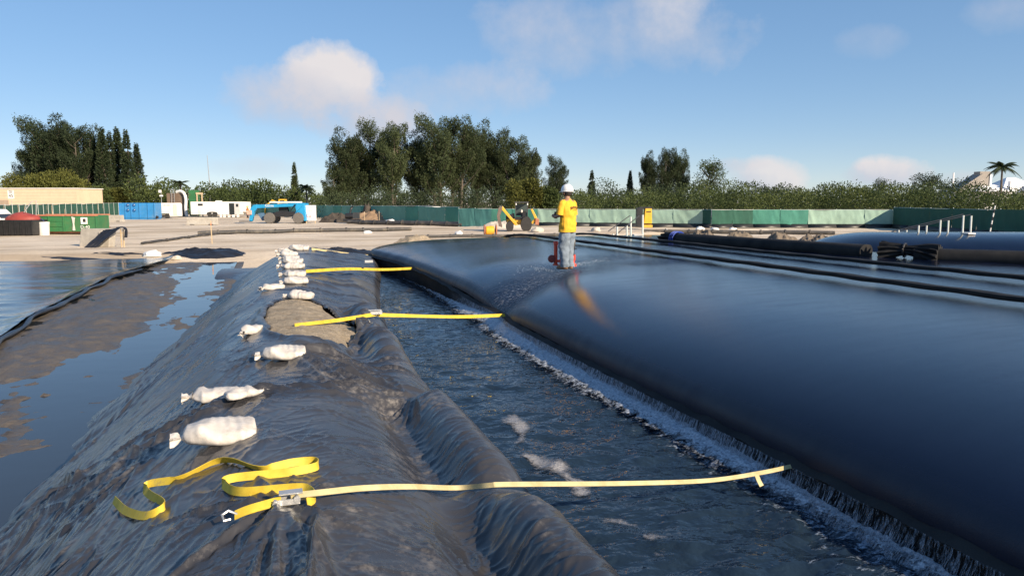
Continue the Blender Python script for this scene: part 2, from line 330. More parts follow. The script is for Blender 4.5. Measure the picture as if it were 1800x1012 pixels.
RUST=M('rust_edge',(.42,.17,.10),.7,.25,3); WOOD=M('raw_timber',(.55,.42,.26),.8,.2,6); TAN=M('tan_siding',(.62,.47,.33),.8,.08,.8); SHEETB=M('black_sheet',(.016,.017,.022),.35,.4,3,.6,12)
DIRT=M('brown_earth',(.28,.19,.12),.95,.3,1.2,1.,6); DKDIRT=M('dark_earth',(.06,.05,.042),.95,.4,2,1.,8); ROCKM=M('limestone',(.52,.47,.40),.9,.2,5,.8)
# ================================================================== GROUND
GX=np.unique(np.concatenate([np.linspace(-900,-90,28),np.linspace(-90,-30,60),np.linspace(-30,60,230),np.linspace(60,130,60),np.linspace(130,1000,28)]))
GY=np.unique(np.concatenate([np.linspace(-120,-10,14),np.linspace(-10,30,40),np.linspace(30,75,200),np.linspace(75,150,110),np.linspace(150,1500,30)]))
def ground_z(x,y):
    x=np.asarray(x,float); y=np.asarray(y,float)
    wob=1.6*(fbm(x*.16,y*.16,3,3)-.5)
    edge=np.where(x<4,39.,35.)+wob
    inside=(1-sstep(-3.0,3.2,y-edge))*sstep(-42,-38,x)*(1-sstep(19,23,x))
    z=.40+.12*(fbm(x*.07,y*.07,3,5)-.5)*sstep(30,60,y)+.10*(fbm(x*.5,y*.5,4,9)-.5)
    rim=np.exp(-((y-edge-4.0)/2.2)**2)*.12*(fbm(x*.35,y*.35,3,11))          # windrow of pushed sand along the cut
    ruts=.05*(ridge(x*.10+y*.02,y*.55,2,13)-.4)*sstep(40,50,y)
    far=sstep(150,420,np.hypot(x,y))*-.6
    return (z+rim+ruts)*(1-inside)+(-.25)*inside+far
XX,YY=np.meshgrid(GX,GY); tag(link('ground',grid_mesh('ground',XX,YY,ground_z(XX,YY)),SAND),kind='structure')
def gz(x,y): return float(ground_z(np.array([x]),np.array([y]))[0])
def onground(px,dist,dz=0):
    p=atd(px,dist,0); p.z=gz(p.x,p.y)+dz; return p
# ================================================================== BERM
def bshift(y): return np.interp(y,[0,6,9,14,18,27,40],[.0,-.02,-.05,.15,.42,1.05,1.9])
def bwide(y): return np.interp(y,[0,12,16,20,28,40],[0,0,.15,.45,1.2,1.6])
PX=np.array([-3.2,-2.6,-2.25,-1.75,-1.2,-.55,-.1,.35,.75,.98,1.12,1.28,1.44,1.58,1.72,1.86,2.0,2.2])
PZ=np.array([-.35,-.12,.16,.52,.90,1.25,1.37,1.36,1.22,1.02,1.04,1.24,1.27,1.16,.86,.45,.20,.05])
_xs=np.linspace(-3.2,2.2,400); _zs=np.interp(_xs,PX,PZ); _k=np.hanning(17); _k/=_k.sum(); _zs=np.convolve(np.pad(_zs,8,mode='edge'),_k,'valid')
PZ2=PZ.copy(); PZ2[8:14]=[1.26,1.19,1.15,1.10,1.02,.92]; _z2=np.interp(_xs,PX,PZ2); _z2=np.convolve(np.pad(_z2,8,mode='edge'),_k,'valid')
def berm_base(x,y):
    x=np.asarray(x,float); y=np.asarray(y,float)
    u=x-bshift(y); w=bwide(y); u=np.where(u>.4,.4+(u-.4)*(1.6/(1.6+w)),u)
    a=np.interp(u,_xs,_zs); b=np.interp(u,_xs,_z2)
    k=np.clip(1.3*(1-sstep(6.3,6.9,y))+.9*np.exp(-((y-9.6)/1.0)**2)+.8*np.exp(-((y-12.2)/.7)**2)+.15,0,1)   # where the edge bolster shows
    k=k*(1-.55*np.exp(-((y-4.35)/.28)**2))
    z=b+(a-b)*k
    endf=1-sstep(26.6,30.5,y+.8*(fbm(x*.6,y*.1,2,21)-.5)); return .30+(z-.30)*endf
def hole(x,y):
    """bare sand patch: <1 inside"""
    cx=.42+.10*(y-10.8)*.3; t=np.hypot((x-cx-.02)/.62,(y-10.75)/1.75)+.55*(fbm(x*1.8,y*1.2,3,33)-.5)
    return t
def rows(y0,y1,n): return y0*(y1/y0)**np.linspace(0,1,n)
SU=np.linspace(-3.2,2.2,520); SY=rows(2.2,31.5,900); WR=np.zeros((len(SY),len(SU)))      # wrinkle relief on a (y,u) grid
frng=np.random.default_rng(77)
def fold(u0,y0,ang,L,w,h,bend=0.):
    """one long soft crease in the film: centre, heading (degrees from +u), length, half width, height"""
    ca,sa=math.cos(R(ang)),math.sin(R(ang)); rad=L/2+3*w+abs(bend)
    a=np.searchsorted(SY,y0-rad); c=np.searchsorted(SY,y0+rad); e=np.searchsorted(SU,u0-rad); f=np.searchsorted(SU,u0+rad)
    if c-a<1 or f-e<1: return
    du=SU[None,e:f]-u0; dy=SY[a:c,None]-y0; s=(du*ca+dy*sa)/(L/2); d=-du*sa+dy*ca-bend*(1-s*s)
    tp=np.clip(1-s*s,0,1)**.8; WR[a:c,e:f]+=1.15*h*tp*(np.exp(-(np.abs(d)/w)**1.15)-.20*np.exp(-((d-1.9*w)/(1.3*w))**2))
def folds(n,ur,yr,ang,ja,Lr,wr,hr,logy=True):
    for _ in range(n):
        y=math.exp(frng.uniform(math.log(yr[0]),math.log(yr[1]))) if logy else frng.uniform(*yr); w=frng.uniform(*wr); 
        fold(frng.uniform(*ur),y,frng.normal(ang,ja),frng.uniform(*Lr),w,frng.uniform(*hr)*(w/.03)**.6,frng.normal(0,.06))
def fan(u,y,a0,a1,n,r0,Lr,wr,hr):
    for k in range(n):
        a=a0+(a1-a0)*(k+frng.uniform(-.35,.35))/max(1,n-1); L=frng.uniform(*Lr); q=r0+L/2; fold(u+math.cos(R(a))*q,y+math.sin(R(a))*q,a,L,frng.uniform(*wr),frng.uniform(*hr),frng.normal(0,.05))
folds(110,(-2.4,-.2),(5,29),76,6,(1.2,5.),(.015,.045),(.007,.018)); folds(190,(-2.3,-.1),(2.4,27),74,12,(.5,1.8),(.010,.024),(.004,.010))
folds(60,(-2.3,-.5),(2.3,6.5),50,14,(.5,1.8),(.012,.03),(.005,.013)); folds(420,(-2.2,.3),(2.3,10),60,55,(.10,.45),(.008,.015),(.003,.008)); folds(260,(-.5,1.6),(2.3,11),10,55,(.10,.5),(.008,.015),(.002,.007))
folds(70,(.3,1.5),(6.5,28),4,14,(.5,1.6),(.03,.09),(.014,.034)); folds(130,(.2,1.6),(4.5,26),0,22,(.3,1.1),(.012,.03),(.005,.013))
folds(60,(-.6,.8),(2.3,20),20,50,(.3,1.2),(.012,.03),(.004,.010)); folds(90,(1.05,1.6),(2.3,6.6),22,9,(.2,.5),(.010,.022),(.006,.013)); folds(60,(-.4,1.),(2.3,6),-20,40,(.15,.7),(.010,.022),(.003,.008))
folds(420,(-2.3,.0),(2.3,20),72,16,(.3,1.6),(.010,.016),(.005,.012)); folds(260,(.1,1.65),(2.3,18),5,28,(.25,1.1),(.010,.016),(.005,.012)); folds(220,(-.9,1.),(2.3,9),35,60,(.2,.9),(.010,.016),(.004,.010))
fan(.10,8.05,-75,20,20,.08,(.7,1.7),(.02,.05),(.02,.05)); fan(.05,8.0,150,290,10,.08,(.3,.9),(.015,.03),(.01,.022))
fan(1.45,11.2,150,330,22,.06,(.4,1.3),(.02,.05),(.02,.045)); fan(.02,3.98,-140,-40,18,.05,(.4,1.2),(.012,.03),(.008,.022)); fan(.02,3.98,-10,190,14,.06,(.3,.9),(.012,.03),(.008,.02))
fan(1.25,6.75,100,260,16,.05,(.4,1.2),(.02,.045),(.015,.04)); fan(-1.0,4.7,190,260,16,.05,(.6,1.7),(.015,.035),(.012,.03)); fan(-.75,5.9,110,215,10,.1,(.4,1.1),(.02,.04),(.012,.03)); fan(.85,3.3,-20,110,12,.05,(.25,.6),(.015,.03),(.012,.03))
for k in range(9): fold(.12+frng.normal(0,.10),3.2+frng.normal(0,.15),90+frng.normal(0,7),1.2,.028,.032)       # gathered pleats below the ratchet
for k in range(7): fold(-1.35+.2*k+frng.normal(0,.05),6.2+.06*k+frng.normal(0,.04),12+frng.normal(0,12),.75,.05,.05)  # overlap fold
for k in range(10): fold(-1.7+frng.normal(0,.25),6.7+frng.normal(0,.2),frng.uniform(0,180),.5,.03,.035)
_UU,_YY=np.meshgrid(SU,SY); WR+=.05*(fbm(_UU*.8,_YY*.55,2,71)-.5)
def to_u(x,y):
    u=x-bshift(y); w=bwide(y); return np.where(u>.4,.4+(u-.4)*(1.6/(1.6+w)),u)
def berm_z(x,y):
    x=np.asarray(x,float); y=np.asarray(y,float); u=to_u(x,y)
    toe=.45*(fbm(y*.55+7,x*0+2,4,40)-.5)+.12*(fbm(y*3+7,x*0+2,3,42)-.5); z=berm_base(x+toe*(1-sstep(-2.0,-1.0,u)),y)
    gi=np.clip(np.log(np.maximum(y,2.2)/2.2)/np.log(31.5/2.2)*(len(SY)-1),0,len(SY)-1.001); gj=np.clip((u+3.2)/5.4*(len(SU)-1),0,len(SU)-1.001)
    a=gi.astype(int); c=gj.astype(int); f=gi-a; g=gj-c
    w=(WR[a,c]*(1-f)+WR[a+1,c]*f)*(1-g)+(WR[a,c+1]*(1-f)+WR[a+1,c+1]*f)*g
    h=hole(x,y); w=w+.05*np.exp(-((h-1.08)/.09)**2)*(h>1.0)
    return z+w
ys=SY; U=SU
XX=np.zeros((len(ys),len(U))); YY=np.zeros_like(XX)
for i,y in enumerate(ys):
    u=np.where(U>.4,.4+(U-.4)*((1.6+bwide(y))/1.6),U); XX[i]=u+bshift(y); YY[i]=y
ZZ=berm_z(XX,YY)
fx=(XX[:-1,:-1]+XX[1:,1:])/2; fy=(YY[:-1,:-1]+YY[1:,1:])/2
sheet=link('plastic_sheet',grid_mesh('plastic_sheet',XX,YY,ZZ+.02,True,hole(fx,fy)>1.0),POLY)
tag(sheet,'wrinkled dusty black plastic sheet draped over the long berm under the sandbags','plastic sheet')
gy=np.linspace(-3,31,140); gx=np.linspace(-3.3,3.9,90); XX,YY=np.meshgrid(gx,gy)
berm=link('berm',grid_mesh('berm',XX,YY,berm_base(XX,YY)-.22),BSAND); tag(berm,kind='structure')
gy=np.linspace(8.2,13.4,120); gx=np.linspace(-.6,1.5,70); XX,YY=np.meshgrid(gx,gy); hh=hole(XX,YY)
ZZ=berm_base(XX,YY)+.02-.28*sstep(.98,1.2,hh)+.05*(fbm(XX*5,YY*5,5,81)-.5)+.03*(fbm(XX*1.5,YY*1.5,2,83)-.5)
tag(link('bare_sand',grid_mesh('bare_sand',XX,YY,ZZ),BSAND),kind='structure')
def bz(x,y): return float(berm_z(np.array([float(x)]),np.array([float(y)]))[0])+.02
def onberm(px,py,it=14):
    d=raydir(px,py); p=Vector((0,0,ZC)); z=1.3
    for _ in range(it): 
        t=(z-ZC)/d.z; x,y=d.x*t,d.y*t; z=.6*z+.4*bz(x,y)
    return Vector((x,y,bz(x,y)))
# ================================================================== POND
WZ=.60
ys=rows(1.6,33,420); xs=np.linspace(.9,6.2,200); XX,YY=np.meshgrid(xs,ys)
near=np.exp(-np.abs(XX-4.0)/.9); dec=np.clip(1.2-YY/30,0.3,1)
ZZ=WZ+(.075*(fbm(XX*3.0+YY*.9,YY*4.8-XX*.6,2,91,.45)-.5)+.05*near*(fbm(XX*8,YY*8,3,93)-.5)+.05*near**3*(fbm(XX*14,YY*14,2,95)-.5))*dec
tag(link('pond_water',grid_mesh('pond_water',XX,YY,ZZ),WATER),kind='structure')
# ================================================================== GEOTEXTILE TUBE
CX=9.5; SX=4.12; SZ=.84; TH=.78
def tube_pt(s,y):
    """s 0..1 from the near seam over the top to the far seam"""
    pass
def seam_x(y): return np.interp(y,[-9,13,20,23,27,28.3,29.3,30.2,31.2],[4.12,4.10,4.06,3.95,3.48,3.55,3.95,4.8,6.6])+.10*np.exp(-((y-13.6)/.9)**2)+.03*np.sin(y*.5)
def seam_z(y): return .84+.20*sstep(12,21,np.asarray(y,float))-.12*sstep(27.5,31,np.asarray(y,float))
def tube_top(x,y,raw=False):
    sx=seam_x(y); Y1=31.2
    t=np.clip((x-sx)/(CX-sx),0,1); n=2.55
    prof=(1-(1-t)**n)**(1/n)
    te=np.clip((Y1-y)/6.5,0,1); ee=(1-(1-te)**2.4)**(1/2.4)
    sz=seam_z(y); z=sz+(SZ+TH-sz)*prof*ee
    vy=13.45+.75*(x-4.1); dep=.20*np.exp(-((x-4.7)/1.1)**2)+.05*np.exp(-((x-6.2)/1.0)**2)
    z=z-dep*np.exp(-((y-vy)/.75)**2)*(prof>0.02)
    z=z+.07*np.exp(-((y-vy-2.6)/1.4)**2)*np.exp(-((x-4.9)/1.2)**2)+.05*np.exp(-((y-vy+2.2)/1.6)**2)*np.exp(-((x-5.0)/1.2)**2)
    z=z+.018*(fbm(x*.35,y*.3,2,101)-.5)*prof
    return z
ys=np.concatenate([np.linspace(-4,2,14)[:-1],rows(2,27,260),27+4.2*np.sin(np.linspace(0,math.pi/2,46))[1:]])
ts=np.concatenate([np.linspace(0,1,70)**2.2*(CX-SX),(CX-SX)+np.linspace(.12,8.3,60)])
XX=np.zeros((len(ys),len(ts))); YY=np.zeros_like(XX)
for i,y in enumerate(ys):
    sx=seam_x(y); XX[i]=sx+ts*((17.9-sx)/ts[-1]); YY[i]=y
# rounded far end: pull the near corner back
ZZ=tube_top(XX,YY); drop=np.clip((XX-15.0)/2.9,0,1); ZZ=.8+(ZZ-.8)*np.sqrt(1-drop**2.4)
me=grid_mesh('tube_body',XX,YY,ZZ)
# flow attribute: water sheeting off the pump down the valley
vy=13.45+.75*(XX-4.1); fa=np.exp(-((YY-vy-.1)/(.55+.25*np.abs(6.2-XX)))**2)*sstep(3.9,4.3,XX)*(1-sstep(6.4,9.5,XX))
fa=np.maximum(fa,.9*np.exp(-np.hypot(XX-6.2,YY-14.9)**2/.9)); fa=np.maximum(fa,.5*np.exp(-np.hypot((XX-7.4)/2.2,(YY-15.0)/.7)**2))
at=me.attributes.new('flow','FLOAT','POINT'); at.data.foreach_set('value',fa.reshape(-1).astype(np.float32))
tube=thing('geotextile_tube','huge black wet geotextile dewatering tube that the worker stands on','geotextile tube',(10,10,0))
def part(name,me,mat,par=tube):
    o=link(name,me,mat); o.parent=par; o.matrix_parent_inverse=Matrix.Translation(-Vector(par.location)); return o
sd_=(1-sstep(.03,.22,(XX-seam_x(YY))))*(1-.8*np.clip(fa,0,1)); at=me.attributes.new('side','FLOAT','POINT'); at.data.foreach_set('value',sd_.reshape(-1).astype(np.float32))
part('top',me,GEO)
# belly under the seam, curving back in
bs=np.linspace(0,1,14); XX=np.zeros((len(ys),14)); YY=np.zeros_like(XX); ZZ=np.zeros_like(XX)
for i,y in enumerate(ys):
    sx=seam_x(y)
    XX[i]=sx+.04+.9*bs**2.2; YY[i]=y+ (0 if y<29 else .0); ZZ[i]=float(seam_z(y))-.01-1.15*np.sin(bs*math.pi/2)
XX[-1]+=.0
part('belly',grid_mesh('belly',XX,YY,ZZ),DRYGEO)
# end wall of the far end
ex=XX[-1,0]; tx=np.linspace(ex,17.9,60); zt=tube_top(tx,np.full(60,31.2)); Zt=np.stack([zt,np.full(60,-.2)]); part('end_panel',grid_mesh('end_panel',np.stack([tx,tx]),np.stack([np.full(60,31.2),np.full(60,31.25)]),Zt),DRYGEO)
# sewn seam flange along the near side
mb=MB(); pts=[]
for y in ys[::2]:
    x=float(seam_x(y)); SZ=float(seam_z(y))
    pts.append(((x-.035+.012*math.sin(y*7),y,SZ-.015+.012*math.sin(y*11.3+1)),(.9,0,.45)))
mb.ribbon(pts,.10,.014); o=part('seam_flange',mb.mesh('seam_flange',True),DRYGEO)
for sxx,name in((9.45,'sewn_seam'),(12.05,'sewn_seam')):
    yy=np.linspace(-3,30.6,150); mb=MB(); vs=[]
    for y in yy:
        x=sxx+.025*math.sin(y*.7)+.01*math.sin(y*3.1); z=float(tube_top(np.array([x]),np.array([y]))[0])
        for dx,dz in((-.10,-.02),(-.085,.045),(.03,.055),(.10,-.02)): vs.append((x+dx,y,z+dz+.006*math.sin(y*5+dx*9)))
    fs=[(i*4+j,i*4+j+1,(i+1)*4+j+1,(i+1)*4+j) for i in range(len(yy)-1) for j in range(3)]
    mb.add(vs,fs); o=part(name,mb.mesh(name,True),DRYGEO)
    sd=o.modifiers.new('solid','SOLIDIFY'); sd.thickness=.006
# water spilling over the seam, the white water at its foot and lace foam drifting off it
rg=np.random.default_rng(4)
def amount_mesh(name,X,Y,Z,A_):
    me=grid_mesh(name,X,Y,Z); a=me.attributes.new('amount','FLOAT','POINT'); a.data.foreach_set('value',np.clip(A_,0,2).reshape(-1).astype(np.float32)); return me
ysw=rows(2.0,26,620); u=np.linspace(0,1,18); UU,YY=np.meshgrid(u,ysw); zt=seam_z(YY)-.02; ZZ=zt+(WZ-.03-zt)*UU
XX=seam_x(YY)-.085-.10*UU**1.5*np.interp(YY,[2,5,13,18],[1,1.3,1.3,.5])-.03*fbm(YY*16,UU*2,3,151)
A_=np.interp(YY,[2,4.6,5.6,12.5,15,17,20,26],[.66,.66,.76,.88,.8,.5,.25,.1])+.12*UU
tag(link('spilling_water',amount_mesh('spilling_water',XX,YY,ZZ,A_),CURT),'thin sheet of water spilling over the tube seam','spilling water',kind='stuff')
u=np.linspace(0,1,46); UU,YY=np.meshgrid(u,rows(2.0,26,900))
wd=np.interp(YY,[2,4,5,9,13,16,20,26],[.20,.28,.50,.60,.70,.5,.25,.12])*(.75+.5*fbm(YY*1.6,UU*0+1,3,111)); XX=seam_x(YY)-.10-UU*wd+.06*(fbm(YY*6,UU*5,3,112)-.5)
H=np.interp(YY,[2,4.4,5.4,12,14,17,26],[.04,.05,.10,.13,.17,.08,.02]); ZZ=WZ+.012+H*np.clip(1-UU*1.1,0,1)**1.3+(.06*(fbm(XX*15,YY*13,4,113,.6)-.45))*(1-UU)
A_=(1.02-UU*1.0)*np.interp(YY,[2,4.5,5.5,13,16,20,26],[.85,.85,1.05,1.1,.9,.55,.3])
tag(link('white_water',amount_mesh('white_water',XX,YY,ZZ,A_),FOAM2),'churning white water along the foot of the tube','white water',kind='stuff')
XX,YY=np.meshgrid(np.linspace(2.0,4.05,110),rows(1.8,22,420)); near=np.exp(-np.abs(XX-4.0)/.9); dec=np.clip(1.2-YY/30,0.3,1)
ZZ=WZ+(.075*(fbm(XX*3.0+YY*.9,YY*4.8-XX*.6,2,91,.45)-.5)+.05*near*(fbm(XX*8,YY*8,3,93)-.5)+.05*near**3*(fbm(XX*14,YY*14,2,95)-.5))*dec+.009
A_=.72*np.exp(-(4.0-XX)/.95)*np.interp(YY,[2,7,12,22],[1.05,.95,.8,.3])+.10*(fbm(XX*1.2,YY*.8,2,97)-.5)
tag(link('froth',amount_mesh('froth',XX,YY,ZZ,A_),LACE),'lacy froth drifting on the rippled pond','froth',kind='stuff')
def raft(outline,name,label):
    pts=np.array([atz(px,py,WZ)[:2] for px,py in outline]); lo=pts.min(0)-.12; hi=pts.max(0)+.12
    XX,YY=np.meshgrid(np.arange(lo[0],hi[0],.02),np.arange(lo[1],hi[1],.025)); P=np.stack([XX,YY],-1); d=np.full(XX.shape,9.); ins=np.zeros(XX.shape,bool); n=len(pts)
    for k in range(n):
        a=pts[k]; c=pts[(k+1)%n]; ab=c-a; t=np.clip(((P-a)@ab)/(ab@ab),0,1); d=np.minimum(d,np.linalg.norm(P-a-t[...,None]*ab,axis=-1))
        cr=((a[1]>YY)!=(c[1]>YY))&(XX<(c[0]-a[0])*(YY-a[1])/(c[1]-a[1]+1e-9)+a[0]); ins^=cr
    sd=np.where(ins,d,-d)+.06*(fbm(XX*9,YY*9,3,201)-.5); A_=np.clip(.42+sd/.13,0,1.15)
    near=np.exp(-np.abs(XX-4.0)/.9); dec=np.clip(1.2-YY/30,0.3,1)
    ZZ=WZ+(.075*(fbm(XX*3.0+YY*.9,YY*4.8-XX*.6,2,91,.45)-.5)+.05*near*(fbm(XX*8,YY*8,3,93)-.5))*dec+.013
    keep=(sd[:-1,:-1]>-.06)&(np.where(ins,d,-d)[:-1,:-1]>-.05); me=grid_mesh(name,XX,YY,ZZ,True,keep); a=me.attributes.new('amount','FLOAT','POINT'); a.data.foreach_set('value',A_.reshape(-1).astype(np.float32))
    tag(link(name,me,SCUM),label,'scum raft')
raft([(885,738),(905,728),(922,738),(940,755),(928,765),(930,780),(902,782),(908,765),(895,750),(878,746)],'scum_raft','small grey scum patch floating behind the long one')
raft([(905,805),(925,795),(955,800),(975,812),(1000,815),(1015,838),(1040,845),(1045,872),(1010,872),(990,845),(965,830),(940,825),(925,812)],'scum_raft','long grey scum raft crossed by the nearest strap')
raft([(1050,915),(1075,911),(1105,916),(1127,922),(1120,930),(1090,924),(1060,924)],'scum_raft','flat elongated grey scum patch just beyond the near strap')
raft([(1123,946),(1142,942),(1170,948),(1172,954),(1150,962),(1128,956)],'scum_raft','two lobed grey scum patch')
raft([(1147,972),(1168,966),(1180,976),(1172,984),(1150,980)],'scum_raft','nearest oval grey scum patch')
# ================================================================== LEFT CELL
EP=[(p.y,p.x) for p in (atz(-300,800,.25),atz(-120,690,.25),atz(0,601,.25),atz(56,561,.25),atz(141,518,.25),atz(197,489,.25),atz(288,461,.25))]+[(48.,-4.)]
def edge_x(y): return np.interp(y,[e[0] for e in EP],[e[1] for e in EP])
gx=np.linspace(-13,-1.2,260); gy=rows(2.5,37,330); XX,YY=np.meshgrid(gx,gy)
ZZ=.150+.15*(fbm(XX*1.0+.3,YY*.42,5,131,.6)-.53)+.05*(ridge(XX*1.9+YY*.6,YY*.3-XX*.2,4,133,.6)-.5)
ZZ+= .07*np.exp(-((YY-22)/5.)**2)*np.exp(-((XX+3.8)/1.3)**2)+.07*np.exp(-((YY-15.5)/2.2)**2)*np.exp(-((XX+4.6)/1.2)**2)-.07*(1-sstep(5.5,9.5,YY))-.05*np.exp(-((XX+2.45)/.45)**2)+.05*np.exp(-((YY-11.5)/2.)**2)*np.exp(-((XX+4.9)/.9)**2)+.03*sstep(17,20,YY)*np.exp(-((XX+4.2)/1.)**2)
pq=XX*math.cos(R(24))+YY*math.sin(R(24)); qq=-XX*math.sin(R(24))+YY*math.cos(R(24)); ZZ+=.085*ridge(pq*.55+3,qq*2.2,3,135,.5)**3*(1-.6*sstep(10,16,YY)); ZZ+= .03*(fbm(XX*4,YY*4,3,137)-.5)*sstep(.12,.2,ZZ)
tag(link('mud_flat',grid_mesh('mud_flat',XX,YY,ZZ),MUD),kind='structure')
gx=np.linspace(-16,-1.5,60); gy=rows(1.5,37,60); XX,YY=np.meshgrid(gx,gy); tag(link('puddle_water',grid_mesh('puddle_water',XX,YY,np.full_like(XX,.155)),PUD),kind='structure')
u=np.linspace(0,1,160)**1.5; gy=rows(7,39.5,220); UU,YY=np.meshgrid(u,gy); XX=edge_x(YY)-.05-UU*28
ZZ=.235+.10*np.exp(-(UU*28/.35)**2)+.035*(ridge(XX*.25,YY*1.3+XX*.35,3,141)-.3)+.03*(fbm(XX*.5,YY*.5,3,143)-.5)
tag(link('liner',grid_mesh('liner',XX,YY,ZZ),LINER),kind='structure')
mb=MB(); pts=[];rr=[]
for y in rows(7,33,120):
    pts.append((float(edge_x(y))+.04*math.sin(y*2.1),y,.27+.03*math.sin(y*1.3))); rr.append(.055+.025*(.5+.5*math.sin(y*.9))+.012*math.sin(y*4))
mb.tube(pts,rr,10,True,.8); tag(mb.build('liner_roll',SHEETB),'rolled black liner edge between the blue wet liner and the mud','liner roll')
# crumpled black sheet along the foot of the sand bank
def lump(name,label,cat,c,rx,ry,h,mat,seed,rz=0,n=54,group=None,rough=.35,parent=None,flat=0):
    u=np.linspace(-1,1,n); A_,B_=np.meshgrid(u,u); r=np.sqrt(A_**2+B_**2); rn=r*(1+.5*(fbm(A_*1.7+seed,B_*1.7,3,seed)-.5))
    Z=h*np.clip(1-rn**2,-.25,1)*(1+rough*(ridge(A_*2.4+seed,B_*2.4,3,seed+3)-.5)*2)+h*.12*(fbm(A_*9,B_*9,3,seed+7)-.5)
    X=A_*rx; Y=B_*ry; ca,sa=math.cos(rz),math.sin(rz)
    me=grid_mesh(name,c[0]+X*ca-Y*sa,c[1]+X*sa+Y*ca,c[2]+Z-.03,True,(rn[:-1,:-1]<1.05))
    return tag(link(name,me,mat),label,cat,group)
p=atz(362,449,.2); lump('tarp_heap','humped black tarp left of the far berm end','tarp',(p.x,p.y,.02),3.2,1.7,.55,SHEETB,5,-.3)
p=atz(190,448,.3); lump('tarp_strip','low black tarp strip crumpled along the foot of the sand bank','tarp',(p.x,p.y,.18),3.2,.7,.25,SHEETB,9,-.25)
p=atz(90,452,.3); lump('tarp_strip','thin black tarp edge at the far left of the wet liner','tarp',(p.x,p.y,.2),3.0,.5,.14,SHEETB,15,-.25)
p=atz(590,446,.6); lump('tarp_strip','black tarp end behind the pond between berm and tube','tarp',(p.x+.3,p.y+2.0,.3),2.4,1.0,.42,SHEETB,25,.1)
# ================================================================== SANDBAGS
def bag_meshes(seed,L=.5,Wd=.33,H=.17):
    r=random.Random(seed); n=40;m=22; vs=[]
    for i in range(n+1):
        t=-1+2*i/n; e=max(1-abs(t)**(7. if t>0 else 3.),0)**(1/(3.8 if t>0 else 2.4))
        for j in range(m):
            w=2*math.pi*j/m; cy=math.cos(w); cz=math.sin(w)
            tp=1-.35*max(0,-t)**1.5; y=abs(cy)**.7*math.copysign(1,cy)*Wd/2*(.25+.75*e)*tp ; z=abs(cz)**.9*math.copysign(1,cz)*(H/2)*(e if cz>0 else .75*e)
            p=Vector((t*L/2,y,z)); q=mnoise.noise(p*7+Vector((seed*3.1,0,0)))*.045+(abs(mnoise.noise(Vector((p.x*4,p.y*20,p.z*16))+Vector((seed,2,0))))*.03-.008)*(.25+abs(t)**1.5)-.02*abs(mnoise.noise(Vector((p.x*14,p.y*5,seed))))
            p+=Vector((0,cy,max(cz,-.2)))*q; p.z=max(p.z,-H*.33); vs.append(p+Vector((0,0,H*.33)))
    fs=[(i*m+j,i*m+(j+1)%m,(i+1)*m+(j+1)%m,(i+1)*m+j) for i in range(n) for j in range(m)]+[tuple(range(m)),tuple(n*m+j for j in range(m))]
    b=MB().add(vs,fs).mesh('sack',True); b.set_sharp_from_angle(angle=R(80))
    # tied neck with a ruffle of loose cloth
    vs=[];k=26
    for i,(x,rad) in enumerate([(0,.06),(.02,.03),(.03,.024),(.05,.04),(.075,.05),(.10,.054)]):
        for j in range(k):
            w=2*math.pi*j/k; rr=rad*(1+(.45*math.sin(w*5+seed+i*.4)+.3*math.sin(w*9+i)+.5*mnoise.noise(Vector((w,i*.7,seed))))*(i>2)); vs.append((-L/2+.02-x,rr*math.cos(w),.06+rr*math.sin(w)*.62-.004*i))
    fs=[(i*k+j,i*k+(j+1)%k,(i+1)*k+(j+1)%k,(i+1)*k+j) for i in range(5) for j in range(k)]
    nk=MB().add(vs,fs).mesh('tied_neck',True); nk.set_sharp_from_angle(angle=R(80)); return b,nk
PRO=[bag_meshes(k,*d) for k,d in enumerate([(.50,.34,.19),(.46,.32,.15),(.44,.30,.17),(.52,.30,.14)])]
BG='white sandbags along the berm crest'
def sandbag(px,py,kind,rz,label,sc=1,tilt=0,dz=0):
    p=onberm(px,py); t=thing('sandbag',label,'sandbag',(p.x,p.y,p.z-.012+dz),rz,BG); t.rotation_euler=(0,tilt,rz); t.scale=(sc,)*3
    b,nk=PRO[kind]; link('sack',b,BAG,t); link('tied_neck',nk,BAG,t); return t
for a in [(388,772,0,R(4),'nearest white sandbag, plump, neck tied at left beside the loose yellow strap',.98),
    (378,700,1,R(2),'slumped white sandbag second nearest, beside a half empty one',.86),
    (430,694,3,R(200),'flat half empty sandbag touching the second nearest sandbag',.62),
    (500,628,0,R(-4),'white sandbag with loose neck just below the bare sand patch',.86),
    (444,584,2,R(60),'small round sandbag left of the bare sand patch',.78),
    (529,526,2,R(-20),'white sandbag above the bare sand patch with its neck pointing up left',.95),
    (480,508,1,R(35),'sandbag lying apart on the left slope near the crest row',.9),
    (520,498,0,R(8),'front sandbag of the far crest row beside the third strap',.95),
    (518,485,1,R(-6),'sandbag where the third strap starts, second in the far row',1.05),
    (514,471,3,R(-18),'long sandbag third in the far crest row',1.1),
    (515,463,0,R(-12),'sandbag fourth in the far crest row',1.05),
    (511,456,1,R(-8),'sandbag fifth in the far crest row',1.05),
    (508,450,2,R(5),'sandbag sixth in the far crest row',1.2),
    (506,444,3,R(0),'sandbag seventh in the far crest row',1.2),
    (497,440,1,R(20),'leftmost sandbag at the far end of the berm',1.1),
    (526,440,0,R(-10),'large sandbag at the far berm end right of the row',1.3),
    (530,434,2,R(30),'topmost sandbag at the very far berm end',1.1)]:
    sandbag(*a)
